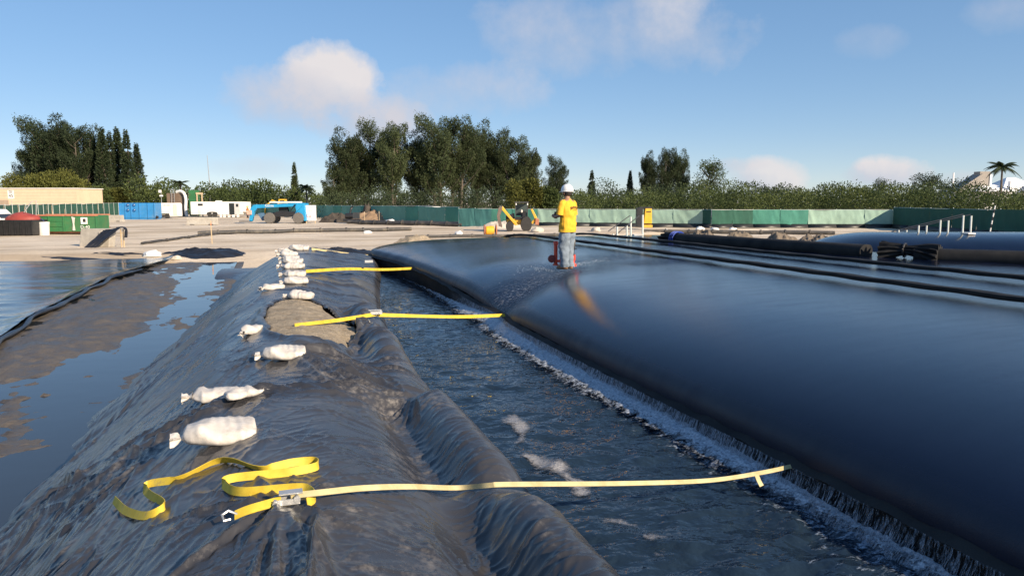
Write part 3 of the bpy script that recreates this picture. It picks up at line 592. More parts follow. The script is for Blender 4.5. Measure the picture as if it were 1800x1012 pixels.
# ================================================================== STRAPS
def smooth_path(P,n=8):
    out=[]
    for i in range(len(P)-1):
        p0,p1,p2,p3=[Vector(P[max(0,min(len(P)-1,k))]) for k in(i-1,i,i+1,i+2)]
        for k in range(n):
            t=k/n; out.append(.5*((2*p1)+(p2-p0)*t+(2*p0-5*p1+4*p2-p3)*t*t+(3*p1-p0-3*p2+p3)*t**3))
    out.append(Vector(P[-1])); return out
st=thing('ratchet_strap','nearest strap, faded, crossing to the tube, with a long loose yellow tail','strap',onberm(480,893))
def spart(name,mb,mat,par): 
    o=link(name,mb.mesh(name,True),mat); o.parent=par; o.matrix_parent_inverse=par.matrix_basis.inverted(); return o
loop=[(201,889),(223,908),(258,911),(288,897),(284,886),(263,880),(260,868),(321,841),(378,819),(411,817),(459,829),(516,821),(553,819),(556,828),(508,838),(404,854),(400,866),(431,874),(516,866),(541,870),(551,884),(540,893)]
P=[onberm(px,py) for px,py in loop]; P=smooth_path(P,6); pts=[]
for i,p in enumerate(P):
    t=(P[min(i+1,len(P)-1)]-P[max(i-1,0)]).normalized(); side=t.cross(Vector((0,0,1)))
    q=i/len(P); lean=.35+.25*math.sin(i*.23); w=Vector((0,0,1))+side*lean*(1 if side.y>0 else -1)
    if 40<i<62: w=Vector((0,0,.9))+side*.6
    pts.append((Vector((p.x,p.y,bz(p.x,p.y)+.03)),w))
zz=np.array([p.z for p,_ in pts]); kk=np.hanning(23); kk/=kk.sum(); zz=np.convolve(np.pad(zz,11,mode='edge'),kk,'valid'); pts=[(Vector((p.x,p.y,z)),w) for (p,w),z in zip(pts,zz)]
mb=MB().ribbon(pts,.050,.004); spart('loose_tail',mb,YEL,st)
# tension line
def strap(par,P,wv,wid,mat,name='webbing',twist=None,n=8):
    P=smooth_path(P,n); mb=MB(); mb.ribbon([(p,(wv[0],wv[1],wv[2]) if twist is None else twist(i/len(P))) for i,p in enumerate(P)],wid,.004); return spart(name,mb,mat,par)
r0=onberm(505,890); r1=onberm(413,915)
def above(px,py,dz): p=onberm(px,py); return Vector((p.x,p.y,p.z+dz))
hi=above(868,860,.02)
strap(st,[r0+Vector((.02,0,.055)),above(560,888,.07),above(640,879,.07),above(720,872,.06),above(800,866,.035),hi+Vector((-.03,0,.012)),hi+Vector((.12,.0,.0)),Vector((2.3,hi.y+.12,1.06)),Vector((3.1,4.66,.90)),Vector((3.7,4.83,.83)),Vector((4.05,4.92,.81))],(.0,.75,.65),.035,FADE)
strap(st,[r1+Vector((0,0,.03)),onberm(440,905)+Vector((0,0,.03)),r0+Vector((-.03,0,.035))],(0,.8,.6),.052,YEL,'short_end')
mb=MB(); 
for s in(-1,1): mb.box(r0+Vector((0,s*.034,.035)),(.13,.006,.03)); 
mb.cyl(r0+Vector((.05,-.04,.045)),r0+Vector((.05,.04,.045)),.018,n=10); mb.cyl(r0+Vector((-.06,-.04,.03)),r0+Vector((-.06,.04,.03)),.014,n=10); mb.box(r0+Vector((.02,0,.075)),(.12,.045,.008),rx=.1)
spart('ratchet',mb,STEEL,st)
mb=MB(); mb.tube([r1+Vector(v) for v in((.02,0,.03),(-.03,.02,.05),(-.06,0,.04),(-.05,-.03,.02),(-.02,-.02,.02))],.007,6); spart('hook',mb,STEEL,st)
mb=MB(); mb.ribbon([((3.62,4.80,.835),(1,.1,.1)),((3.63,4.78,.79),(1,.1,.1)),((3.645,4.76,.75),(1,.1,.2))],.04,.004); spart('hanging_flap',mb,FADE,st)
st2=thing('ratchet_strap','bright yellow strap from the bare sand patch across the pond to the tube','strap',onberm(517,574))
a0=onberm(518,574)+Vector((0,0,.02)); a1=above(590,568,.04); a2=above(655,562,.05)+Vector((0,0,.03)); e2=Vector((float(seam_x(13.0))-.03,13.1,.87))
strap(st2,[a0,a1,a2,a2+Vector((.12,.02,.0))],(0,.5,.85),.06,YEL,'berm_side',lambda t:(0,.7-.5*t,.55+.4*t))
b0=a2+Vector((.10,.03,-.01)); strap(st2,[b0,b0.lerp(e2,.3)+Vector((0,0,-.02)),b0.lerp(e2,.62)+Vector((0,0,-.03)),e2],(0,.3,.95),.06,YEL,'water_side',lambda t:(0,.2+.6*abs(math.sin(t*4)),.95))
mb=MB(); rr=a2+Vector((.06,.02,.03))
for s in(-1,1): mb.box(rr+Vector((0,s*.035,0)),(.18,.007,.05))
mb.cyl(rr+Vector((.05,-.045,.0)),rr+Vector((.05,.045,.0)),.022,n=10); mb.box(rr+Vector((-.02,0,.04)),(.2,.055,.01)); spart('ratchet',mb,STEEL,st2)
st3=thing('ratchet_strap','third yellow strap crossing the pond from the far sandbag row','strap',onberm(540,483))
a0=onberm(538,484)+Vector((0,0,.09)); e3=Vector((float(seam_x(21.5))-.02,21.5,1.03)); strap(st3,[a0,a0.lerp(e3,.33)+Vector((0,0,.03)),a0.lerp(e3,.66)+Vector((0,0,-.01)),e3],(0,.3,.95),.07,YEL,'webbing')
mb=MB().box(a0+Vector((1.6,1.9,.03)),(.2,.07,.06)); spart('ratchet',mb,STEEL,st3)
st4=thing('ratchet_strap','farthest pale strap from the berm end down to the tube corner','strap',onberm(548,440))
a0=onberm(548,441)+Vector((0,0,.06)); e4=Vector((3.6,27.8,.95)); strap(st4,[a0,a0.lerp(e4,.5)+Vector((0,0,-.02)),e4],(0,.3,.95),.09,FADE,'webbing')
st5=thing('strap_end','short loose yellow strap end on the sand by the pond head','strap',atz(600,456,.75)); p=atz(592,457,.72); strap(st5,[p,p+Vector((.4,.15,.02)),p+Vector((.75,.2,.0))],(0,.3,.95),.08,FADE,'webbing')
# ================================================================== ROLLED FABRIC ON THE TUBE, SECOND TUBE
def roll(name,label,P,r,seed,mat=DRYGEO):
    P=smooth_path(P,14); mb=MB(); o0=Vector(P[0]); n=22; vs=[]
    for i,p in enumerate(P):
        t=(P[min(i+1,len(P)-1)]-P[max(i-1,0)]).normalized(); x=t.cross(Vector((0,0,1))).normalized(); y=x.cross(t)
        for j in range(n):
            w=2*math.pi*j/n; rr=r*(1+.08*mnoise.noise(Vector((i*.12,math.cos(w)*2,math.sin(w)*2+seed))))
            cx=abs(math.cos(w))**.75*math.copysign(1,math.cos(w)); cz=abs(math.sin(w))**.75*math.copysign(1,math.sin(w)); vs.append(p+x*cx*rr*1.25+y*cz*rr+Vector((0,0,r*.9)))
    fs=[(i*n+j,i*n+(j+1)%n,(i+1)*n+(j+1)%n,(i+1)*n+j) for i in range(len(P)-1) for j in range(n)]+[tuple(range(n)),tuple((len(P)-1)*n+j for j in range(n))]
    mb.add(vs,fs); t=thing(name,label,'fabric roll',o0); return t,mb
def rpart(t,mb,name,mat): o=link(name,mb.mesh(name,True),mat); o.parent=t; o.matrix_parent_inverse=t.matrix_basis.inverted(); return o
def gather(c,dirv,L,r0,r1,seed,squash=.8):
    """bunched, tied fabric: pleated funnel"""
    c=Vector(c); d=Vector(dirv).normalized(); x=d.cross(Vector((0,0,1))).normalized(); y=x.cross(d); n=64; vs=[]
    for i,t in enumerate(np.linspace(0,1,14)):
        rad=r0+(r1-r0)*t**1.2
        for j in range(n):
            w=2*math.pi*j/n; k=1+(.16+.2*t)*math.sin(w*11+seed+2*t)*.6+.12*mnoise.noise(Vector((math.cos(w)*3,math.sin(w)*3,t*3+seed)))
            vs.append(c+d*L*t+x*math.cos(w)*rad*k+y*math.sin(w)*rad*k*squash+Vector((0,0,-.3*r1*t*t)))
    fs=[(i*n+j,i*n+(j+1)%n,(i+1)*n+(j+1)%n,(i+1)*n+j) for i in range(13) for j in range(n)]+[tuple(range(n)),tuple(13*n+j for j in range(n))]
    return MB().add(vs,fs)
Q0=Vector((13.2,22.0,1.55)); Q1=Vector((14.25,14.9,1.55))
t,mb=roll('fabric_roll','long black folded filter fabric roll lying along the tube top, tied with blue cord',[Q0,Q0.lerp(Q1,.5),Q1],.19,1); rpart(t,mb,'roll',DRYGEO)
dd=(Q1-Q0).normalized()
rpart(t,gather(Q0+Vector((0,0,.17)),-dd,.9,.20,.30,2),'gathered_end',DRYGEO)
mb=MB()
for k in range(3): 
    c=Q0-dd*(.12+.09*k)+Vector((0,0,.18)); mb.tube([c+Vector((math.cos(w)*.27,math.cos(w)*.04,math.sin(w)*.23)) for w in np.linspace(0,2*math.pi,20)],.022,6)
rpart(t,mb,'blue_cord',M('blue_cord',(.02,.06,.35),.5,.2,8))
rpart(t,gather(Q0-dd*.7+Vector((.1,0,.02)),dd*.5+Vector((-.4,-.8,0)),1.0,.28,.10,5,.25),'flap',DRYGEO)
Q2=Vector((14.75,13.9,1.55)); Q3=Vector((17.4,9.4,1.52))
t,mb=roll('fabric_roll','black fabric roll at the right edge with a bunched tied end',[Q2,Q2.lerp(Q3,.5)+Vector((.2,.1,0)),Q3],.18,7); rpart(t,mb,'roll',DRYGEO)
dd=(Q3-Q2).normalized()
rpart(t,gather(Q2+Vector((-.1,.2,.26)),-dd,.55,.14,.26,9,.9),'bunched_end',DRYGEO); rpart(t,gather(Q2+Vector((-.1,.2,.26)),dd,.75,.15,.34,12,.7),'fabric_skirt',DRYGEO)
mb=MB(); c=Q2+Vector((-.1,.2,.26)); mb.tube([c+Vector((math.cos(w)*.15,math.cos(w)*.08,math.sin(w)*.16)) for w in np.linspace(0,2*math.pi,20)],.025,6); rpart(t,mb,'tie_cord',BLACK)
# second tube, lying across behind
T0=atd(1425,36,0); T1=atd(1425,36,0)+RT*28
def second_tube():
    n=40;L=60;vs=[]
    ax=(T1-T0).normalized(); side=Vector((-ax.y,ax.x,0))
    for i in range(L):
        s=26*(i/(L-1))**1.6; e=(1-(1-min(s/3.4,1))**2.3)**(1/2.3)
        for j in range(n):
            w=math.pi*j/(n-1); cz=math.sin(w)**.75; cx=-math.copysign(abs(math.cos(w))**.8,math.cos(w))
            vs.append(T0+ax*s+side*cx*3.2*(.35+.65*e)+Vector((0,0,.1+1.5*cz*e)))
    fs=[(i*n+j,i*n+j+1,(i+1)*n+j+1,(i+1)*n+j) for i in range(L-1) for j in range(n-1)]
    return MB().add(vs,fs)
t=thing('geotextile_tube','second smooth black tube lying across behind the main one at right','geotextile tube',T0); rpart(t,second_tube(),'body',GEO)
mb=MB(); ax=(T1-T0).normalized(); sd=Vector((-ax.y,ax.x,0)); mb.ribbon([(T0+ax*(3+23*k/30)-sd*3.24+Vector((0,0,.3)),(0,0,1)) for k in range(31)],.12,.02); rpart(t,mb,'seam_flange',DRYGEO)
# ================================================================== PEOPLE
def skin_obj(name,verts,edges,radii,mat,parent,root=0,sub=2):
    me=bpy.data.meshes.new(name); me.from_pydata(verts,edges,[]); o=link(name,me,mat,parent)
    sk=o.modifiers.new('skin','SKIN'); sk.use_smooth_shade=True
    for i,d in enumerate(me.skin_vertices[0].data):
        r=radii[i]; d.radius=(r,r) if not hasattr(r,'__len__') else r; d.use_root=(i==root)
    s=o.modifiers.new('sub','SUBSURF'); s.levels=sub; s.render_levels=sub; return o
def loft(rings,n=36,fold=0,seed=0,fscale=1.,cap=True):
    """rings: (centre, rx, ry)"""
    vs=[]
    for i,(c,rx,ry) in enumerate(rings):
        c=Vector(c)
        for j in range(n):
            w=2*math.pi*j/n; d=Vector((math.cos(w)*rx,math.sin(w)*ry,0)); p=c+d
            q=fold*(abs(mnoise.noise(Vector((p.x*16*fscale,p.y*16*fscale,p.z*7*fscale+seed))))+.6*mnoise.noise(Vector((p.x*7,p.y*7,p.z*13+seed))))
            vs.append(p+d.normalized()*q)
    k=len(rings); fs=[(i*n+j,i*n+(j+1)%n,(i+1)*n+(j+1)%n,(i+1)*n+j) for i in range(k-1) for j in range(n)]
    if cap: fs+=[tuple(range(n-1,-1,-1)),tuple((k-1)*n+j for j in range(n))]
    return vs,fs
def lerp_rings(keys,n):
    out=[]; zs=[k[0][2] for k in keys]
    for i in range(n):
        t=i/(n-1)*(len(keys)-1); a=int(min(t,len(keys)-2)); f=t-a; A_,B_=keys[a],keys[a+1]
        out.append((Vector(A_[0]).lerp(Vector(B_[0]),f),A_[1]+(B_[1]-A_[1])*f,A_[2]+(B_[2]-A_[2])*f))
    return out
SKIN=M('skin',(.30,.17,.11),.55,.1,8); HAIR=M('dark_hair',(.02,.017,.016),.7,.3,20,.5); DENIM=M('denim',(.20,.25,.31),.85,.22,9,.6,160); SHIRTY=M('yellow_cotton',(.80,.43,.03),.85,.07,5,.35,120); BOOT=M('tan_leather',(.25,.12,.055),.65,.25,10,.4); LETT=M('shirt_print',(.16,.07,.02),.8,.1,5); HELM=M('helmet_white',(.82,.82,.80),.25,.03,3); VEST=M('orange_vest',(.85,.25,.03),.7,.1,5); DARKCL=M('dark_trousers',(.05,.05,.06),.85,.2,8)
def person(label,loc,rz,shirt,trouser,hat,printed=False,sc=1.0,detail=True):
    T=thing('person',label,'person',loc,rz); T.scale=(sc,)*3
    # body, facing +y, feet at z=0
    V=[(0,0,.95),(0,.0,1.12),(0,.0,1.30),(0,.01,1.45),(0,.015,1.53),(0,.03,1.60),(0,.035,1.70),
       (-.10,0,.90),(-.09,.02,.50),(-.088,-.02,.10),(-.088,.10,.05),
       (.10,0,.90),(.09,.02,.50),(.088,-.02,.10),(.088,.10,.05),
       (-.19,.0,1.43),(-.245,.02,1.16),(-.16,.25,1.12),(.19,.0,1.43),(.245,.02,1.16),(.15,.25,1.12)]
    E=[(0,1),(1,2),(2,3),(3,4),(4,5),(5,6),(0,7),(7,8),(8,9),(9,10),(0,11),(11,12),(12,13),(13,14),(3,15),(15,16),(16,17),(3,18),(18,19),(19,20)]
    rd=[(.15,.11),(.13,.10),(.15,.10),(.13,.08),.055,.075,(.078,.095),.085,.06,.045,.04,.085,.06,.045,.04,.058,.043,.030,.058,.043,.030]
    body=skin_obj('body',V,E,rd,SKIN,T)
    # hands: palm and five fingers closed round a handset held at the chest
    if detail:
        for s in(-1,1):
            w=Vector((s*.155,.25,1.12)); hv=[w,w+Vector((-s*.03,.05,.02)),w+Vector((-s*.055,.085,.03))]; he=[(0,1),(1,2)]; hr=[.03,(.036,.022),(.036,.02)]
            for k in range(4):
                b=len(hv); base=hv[2]+Vector((0,0,.024-.016*k)); ln=(.034,.038,.035,.027)[k]
                hv+=[base+Vector((-s*ln*.7,ln*.7,0)),base+Vector((-s*ln*1.5,ln*.2,-.004)),base+Vector((-s*ln*1.7,-ln*.5,-.006))]; he+=[(2,b),(b,b+1),(b+1,b+2)]; hr+=[.0095,.0088,.008]
            b=len(hv); hv+=[hv[1]+Vector((-s*.02,-.005,.04)),hv[1]+Vector((-s*.05,.01,.055))]; he+=[(1,b),(b,b+1)]; hr+=[.011,.0095]
            skin_obj('hand',hv,he,hr,SKIN,T,0,2)
        mb=MB(); mb.box((0,.33,1.16),(.075,.02,.15)); mb.cyl((.02,.33,1.22),(.02,.33,1.30),.006,n=6); mb.build('handset',BLACK,T)
    mb=MB()  # nose, ears, hair
    mb.add(*loft([((0,.025,1.57),.05,.06),((0,.015,1.60),.086,.10),((0,.01,1.66),.092,.11),((0,.01,1.72),.09,.108)],24,.004)); h=mb.build('hair',HAIR,T)
    mb=MB(); mb.add([(0,.125,1.655),(-.014,.122,1.62),(.014,.122,1.62),(0,.15,1.622)],[(0,1,3),(0,3,2),(1,2,3),(0,2,1)])
    mb.build('nose',SKIN,T)
    for s in(-1,1): mb=MB(); mb.tube([(s*.092,.03,1.66),(s*.104,.02,1.645),(s*.098,.028,1.615)],[.012,.016,.010],6); mb.build('ear',SKIN,T)
    # helmet
    prof=[(.128,1.675),(.13,1.69),(.125,1.735),(.108,1.78),(.078,1.812),(.04,1.828),(.004,1.832)]
    mb=MB(); vs=[];n=28
    for r,z in prof:
        for j in range(n): w=2*math.pi*j/n; vs.append((r*.92*math.cos(w)*(1+.02*(abs(math.cos(w))<.25)*(z>1.72)),.02+r*1.12*math.sin(w),z))
    mb.add(vs,[(i*n+j,i*n+(j+1)%n,(i+1)*n+(j+1)%n,(i+1)*n+j) for i in range(len(prof)-1) for j in range(n)])
    vs=[]
    for r,z in((.122,1.682),(.142,1.672),(.143,1.666),(.12,1.674)):
        for j in range(n): w=2*math.pi*j/n; br=.05*max(0,math.sin(w))**3; vs.append(((r)*.93*math.cos(w),.02+(r+br)*1.1*math.sin(w),z-.012*max(0,math.sin(w))))
    mb.add(vs,[(i*n+j,i*n+(j+1)%n,((i+1)%4)*n+(j+1)%n,((i+1)%4)*n+j) for i in range(4) for j in range(n)])
    mb.box((0,.02,1.828),(.024,.16,.014)); hm=mb.build('helmet',hat,T); sd=hm.modifiers.new('sub','SUBSURF'); sd.levels=1; sd.render_levels=1
    # shirt
    mb=MB(); K=[((-.005,.0,.80),.215,.165),((-.005,-.005,.92),.205,.16),((0,-.01,1.08),.20,.15),((0,-.015,1.24),.212,.148),((0,-.01,1.37),.215,.135),((0,0,1.445),.175,.11),((0,.01,1.49),.095,.085),((0,.012,1.515),.07,.072)]
    mb.add(*loft(lerp_rings(K,44),56,.026,2,.8)); 
    for s in(-1,1):
        K=[((s*.13,0,1.43),.085,.09),((s*.20,.0,1.41),.085,.09),((s*.238,.01,1.30),.082,.088),((s*.258,.02,1.17),.088,.092)]
        vs=[];R_=lerp_rings(K,18)
        for i,(c,rx,ry) in enumerate(R_):
            d=(R_[min(i+1,17)][0]-R_[max(i-1,0)][0]).normalized(); x=d.cross(Vector((0,1,0))).normalized(); y=x.cross(d)
            for j in range(28): w=2*math.pi*j/28; f=.010*abs(mnoise.noise(Vector((math.cos(w)*2,math.sin(w)*2,i*.35)))); vs.append(c+x*math.cos(w)*(rx*.82+f)+y*math.sin(w)*(ry*.8+f))
        mb.add(vs,[(i*28+j,i*28+(j+1)%28,(i+1)*28+(j+1)%28,(i+1)*28+j) for i in range(17) for j in range(28)]+[tuple(17*28+j for j in range(28))])
    sh_=mb.build('shirt',shirt,T); sh_.data.set_sharp_from_angle(angle=R(75))
    if printed:   # brown script across the shoulder blades, arched, with a thin line below
        pm=MB(); xs_=np.linspace(-.10,.125,110)
        def back(x,z): return -.017-.150*math.sqrt(max(0,1-(x/.225)**2))-.014
        st_=[]
        for x in xs_:
            a=1.335-.55*(x-.0125)**2*2.4; wv=.020*math.sin((x+.1)*190)+.009*math.sin((x+.1)*83+1); st_.append((x,a+wv))
        pts_=[((x,back(x,z),z),(.5,0,.8)) for x,z in st_]; pm.ribbon(pts_,.012,.004)
        for x,h in((-.10,.07),(-.062,.055),(-.01,.05),(.05,.045),(.12,.05)):
            z=1.325-.55*(x-.0125)**2*2.4; pm.ribbon([((x,back(x,z),z-h*.45),(1,0,.2)),((x+.006,back(x,z),z+h*.2),(1,0,.2)),((x+.014,back(x,z),z+h*.6),(1,0,.2))],.013,.004)
        pm.ribbon([((x,back(x,0)-.001,1.277-.3*(x-.03)**2),(0,0,1)) for x in np.linspace(-.04,.11,12)],.006,.004)
        pm.build('shirt_lettering',LETT,sh_)
    # trousers
    mb=MB()
    for s in(-1,1):
        K=[((s*.088,.01,.045),.082,.10),((s*.086,.005,.12),.078,.092),((s*.088,.02,.35),.088,.10),((s*.09,.03,.50),.096,.105),((s*.098,.01,.70),.108,.122),((s*.075,-.005,.84),.105,.12),((s*.055,-.005,.96),.10,.11)]
        mb.add(*loft(lerp_rings(K,48),38,.032,s*3+4,.7))
    jn=mb.build('trousers',trouser,T); jn.data.set_sharp_from_angle(angle=R(75))
    for s in(-1,1):
        mb=MB(); K=[((s*.088,.07,.0),.052,.15),((s*.088,.07,.02),.054,.152),((s*.088,.06,.06),.050,.135),((s*.088,.02,.10),.052,.085),((s*.088,.0,.17),.055,.07)]
        mb.add(*loft(lerp_rings(K,14),24,.003)); b=mb.build('boot',BOOT,T); sm=MB(); sm.add(*loft([((s*.088,.07,-.012),.054,.155),((s*.088,.07,.012),.056,.157)],24)); sm.build('sole',RUBBER,b)
    return T
pz=1.5
for _ in range(12): px0=atz(997,473,pz); pz=.5*pz+.5*float(tube_top(np.array([px0.x]),np.array([px0.y]))[0])
person('worker in yellow shirt, jeans and white hard hat standing on the wet tube',(px0.x,px0.y,pz+.012),R(30),SHIRTY,DENIM,HELM,True,1.0)
# red trash pump at his feet
pl=Vector((px0.x+.10,px0.y+.40,0)); pl.z=float(tube_top(np.array([pl.x]),np.array([pl.y]))[0])
pm=thing('valve_assembly','red pipe valve fitting with black bent hose at the worker\'s feet','valve',pl,R(-18))
mb=MB(); mb.lathe([(.065,0),(.065,.03),(.042,.04),(.042,.46),(.055,.47),(.055,.52),(.04,.54)],(-.20,0,.02),16); mb.lathe([(.04,0),(.04,.38),(.055,.39),(.055,.43)],(-.075,-.05,.02),14); mb.cyl((-.20,0,.12),(-.07,-.04,.12),.03,n=8); mb.build('red_standpipe',RED,pm)
mb=MB(); mb.lathe([(.02,-.06),(.08,-.055),(.09,0),(.08,.055),(.02,.06)],(-.29,-.03,.17),16,'Y'); mb.cyl((-.29,-.03,.17),(-.2,0,.17),.035); mb.build('valve_body',M('dark_red',(.20,.03,.03),.5,.2,5),pm)
mb=MB(); mb.lathe([(.10,0),(.10,.05),(.06,.06),(.06,.14)],(.17,0,0),14); mb.box((.17,0,.20),(.14,.12,.13)); mb.build('red_pump_housing',RED,pm)
mb=MB(); mb.tube(smooth_path([(.17,0,.25),(.20,-.02,.42),(.215,0,.56),(.18,.02,.64),(.12,.03,.63),(.08,.05,.52)],5),.027,8); mb.build('black_hose',BLACK,pm)
mb=MB()
for k in range(16): w=k/16*2*math.pi; mb.cyl((.20+.07*math.cos(w),-.1+.07*math.sin(w),.40),(.20+.07*math.cos(w+.4),-.1+.07*math.sin(w+.4),.40),.008,n=5)
mb.cyl((.20,-.1,.25),(.20,-.1,.40),.01,n=6); mb.build('handwheel',BLACK,pm)
# splash sheet round the boots
def splash():
    V=[];Fc=[]; 
    for k in range(700):
        a=rg.uniform(0,2*math.pi); r=rg.gamma(2,.14); x=px0.x+math.cos(a)*r*1.9; y=px0.y+.35+math.sin(a)*r*.8; z=float(tube_top(np.array([x]),np.array([y]))[0])+abs(rg.normal(0,.025))*math.exp(-r); s=rg.uniform(.002,.007); b=len(V)
        V+=[(x-s*1.6,y,z),(x,y-s,z),(x+s*1.6,y,z),(x,y+s,z),(x,y,z+s)]; Fc+=[(b,b+1,b+4),(b+1,b+2,b+4),(b+2,b+3,b+4),(b+3,b,b+4)]
    me=bpy.data.meshes.new('spray'); me.from_pydata(V,[],Fc); return me
tag(link('spray',splash(),FOAM),'white spray flying from the fitting round the worker\'s boots','spray',kind='stuff')
# ================================================================== SITE EQUIPMENT (local x right, y away)
RZ=-YAW
def T(name,label,cat,px,dist,rz=0,group=None,dz=0): p=onground(px,dist,dz); return thing(name,label,cat,p,RZ+rz,group)
def wheel(par,x,y,r,w,tyre=RUBBER,rim=WHITE,name='wheel'):
    o=bpy.data.objects.new(name,None); C.objects.link(o); o.parent=par; o.location=(x,y,r)
    mb=MB(); mb.lathe([(r*.6,-w/2),(r*.93,-w/2),(r,-w*.3),(r,w*.3),(r*.93,w/2),(r*.6,w/2)],(0,0,0),24,'Y')
    for k in range(18):
        a=2*math.pi*k/18; mb.box((math.cos(a)*r,0,math.sin(a)*r),(.04,w*.9,.04),rx=0)
    mb.build('tyre',tyre,o); mb=MB(); mb.lathe([(r*.6,-w*.42),(r*.56,-w*.3),(r*.2,-w*.25),(r*.15,-w*.4),(.02,-w*.4)],(0,0,0),20,'Y'); mb.build('rim',rim,o); return o
def ladder(mb,x,y,z0,z1,w=.4,r=.02,step=.3):
    for s in(-1,1): mb.cyl((x+s*w/2,y,z0),(x+s*w/2,y,z1),r,n=6)
    z=z0+step
    while z<z1: mb.cyl((x-w/2,y,z),(x+w/2,y,z),r*.8,n=6); z+=step
    return mb
def text(par,s,size,loc,mat,name='lettering',rx=math.pi/2):
    cu=bpy.data.curves.new(name,'FONT'); cu.body=s; cu.size=size; cu.extrude=.006; cu.align_x='CENTER'; cu.align_y='CENTER'
    tmp=bpy.data.objects.new('tmp',cu); C.objects.link(tmp); dg=bpy.context.evaluated_depsgraph_get(); me=bpy.data.meshes.new_from_object(tmp.evaluated_get(dg)); bpy.data.objects.remove(tmp)
    o=link(name,me,mat,par); me.materials.clear(); me.materials.append(mat); o.location=loc; o.rotation_euler=(rx,0,0); return o
INK=M('black_ink',(.02,.02,.02),.6,.1,4); REDINK=M('red_ink',(.6,.04,.04),.6,.1,4)
# --- far left building and road sign
t=T('building','low tan sided building behind the dark green fence at far left','building',65,150); 
mb=MB(); mb.box((0,4,2.35),(13.6,8,4.7)); mb.build('wall',TAN,t)
for k in range(9): mb=MB(); mb.box((0,-.02,.25+k*.5),(13.62,.05,.485)); mb.build('siding_board',TAN,t)
mb=MB(); mb.box((0,4,4.76),(13.9,8.3,.14)); mb.build('parapet_cap',WHITE,t)
mb=MB(); mb.box((-5.6,-.05,1.5),(1.6,.06,2.6)); mb.build('recess_shade_panel',M('tan_shade',(.35,.27,.2),.8,.1,1),t)  # flat darker tan panel: the recess's shade is put into its colour
t=T('speed_limit_sign','white rectangular speed limit 45 sign in front of the tan building','road sign',20,122); mb=MB(); mb.box((0,0,3.45),(.85,.02,1.15)); mb.build('panel',WHITE,t)
mb=MB(); mb.cyl((0,.04,0),(0,.04,4.0),.03,n=6); mb.build('post',STEEL,t); text(t,'45',.62,(0,-.02,3.25),INK,'number'); text(t,'SPEED\nLIMIT',.2,(0,-.02,3.78),INK,'wording')
# --- fences
GDARK=M('dark_green_screen',(.018,.085,.06),.85,.2,.6,.4,2); GLIGHT=M('faded_green_screen',(.30,.44,.36),.85,.14,.5,.4,2); GMID=M('mid_green_screen',(.06,.23,.175),.85,.14,.5,.4,2); GTEAL=M('teal_screen',(.035,.13,.13),.85,.2,.6,.4,2); GPOLE=M('pale_steel',(.62,.66,.63),.5,.08,4)  # GDARK: true dark green at left, shade carried as colour at right
def fence(label,P,seg,matf,h=1.85,skirt=False,poles_front=False,lift=.15,group=None):
    """P: list of (px,dist) corners; screens hang between posts, each screen one panel"""
    pts=[atd(px,d,0) for px,d in P]; t=thing('fence',label,'fence',pts[0],0,group); base=Vector(pts[0]); k=0
    for a,b in zip(pts[:-1],pts[1:]):
        L=(b-a).length; n=max(1,round(L/seg)); d=(b-a)/n; nd=Vector((d.y,-d.x,0)).normalized()
        if nd.dot(a)>0: nd=-nd                # towards the camera
        for i in range(n):
            p=a+d*i; q=p+d; z0=gz(p.x,p.y); z1=gz(q.x,q.y); m,hh=matf(k,i,n,(p+q)/2)
            U_=np.linspace(0,1,25); V_=np.linspace(0,1,9); UU,VV=np.meshgrid(U_,V_); r=.15*(ridge(UU*3.3+k*7.3+VV*.8,VV*.7+k,3,k+5)-.4)*(1-.35*VV)
            sag=-.10*np.sin(UU*math.pi)*(VV>.99)*((k*37)%5)/5
            X=p.x+d.x*UU-base.x+nd.x*(r+.02); Y=p.y+d.y*UU-base.y+nd.y*(r+.02); Z=(z0+(z1-z0)*UU)+lift+VV*(hh-lift)+sag
            link('screen_panel',grid_mesh('screen_panel',X,Y,Z),m,t)
            mb=MB(); off=nd*(.12 if poles_front else -.05); pp=p-base+off; mb.cyl((pp.x,pp.y,z0-.1),(pp.x,pp.y,z0+hh+.06),.035 if not poles_front else .02,n=7)
            mb.build('post',GPOLE,t)
            if skirt:
                mb=MB(); o_=nd*.05; c=[(p+o_-base),(q+o_-base)]; mb.add([(c[0].x+nd.x*.25,c[0].y+nd.y*.25,z0-.05),(c[1].x+nd.x*.25,c[1].y+nd.y*.25,z1-.05),(c[1].x,c[1].y,z1+.38),(c[0].x,c[0].y,z0+.38)],[(0,1,2,3)]); s_=mb.build('silt_skirt',BLACK,t); sm=s_.modifiers.new('s','SOLIDIFY'); sm.thickness=.02
            k+=1
        mb=MB(); aa=a-base-nd*.05; bb=b-base-nd*.05; hh=h; mb.cyl((aa.x,aa.y,gz(a.x,a.y)+hh),(bb.x,bb.y,gz(b.x,b.y)+hh),.022,n=6); mb.build('top_rail',GPOLE,t)
    return t
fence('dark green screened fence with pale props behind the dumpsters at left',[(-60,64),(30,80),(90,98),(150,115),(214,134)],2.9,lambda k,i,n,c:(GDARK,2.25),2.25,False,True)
fence('faded green fence running behind the telehandler and the dirt mound',[(424,150),(500,128),(600,106),(735,88),(808,82)],3.0,lambda k,i,n,c:((GMID if k%7 in(1,4) else M('sea_green_screen',(.12,.30,.24),.85,.14,.5,.4,2)),1.95),1.95)
fence('short dark teal screen standing in front of the long fence',[(806,76),(864,75)],1.75,lambda k,i,n,c:(GTEAL,1.85),1.85,False,False,.05)
def rightmat(k,i,n,c):
    return (GMID,1.74) if k in(0,1) else (GLIGHT,1.74)
fence('pale faded green fence behind the backhoe and the worker',[(858,80),(1236,74.5)],2.9,rightmat,1.74,True)
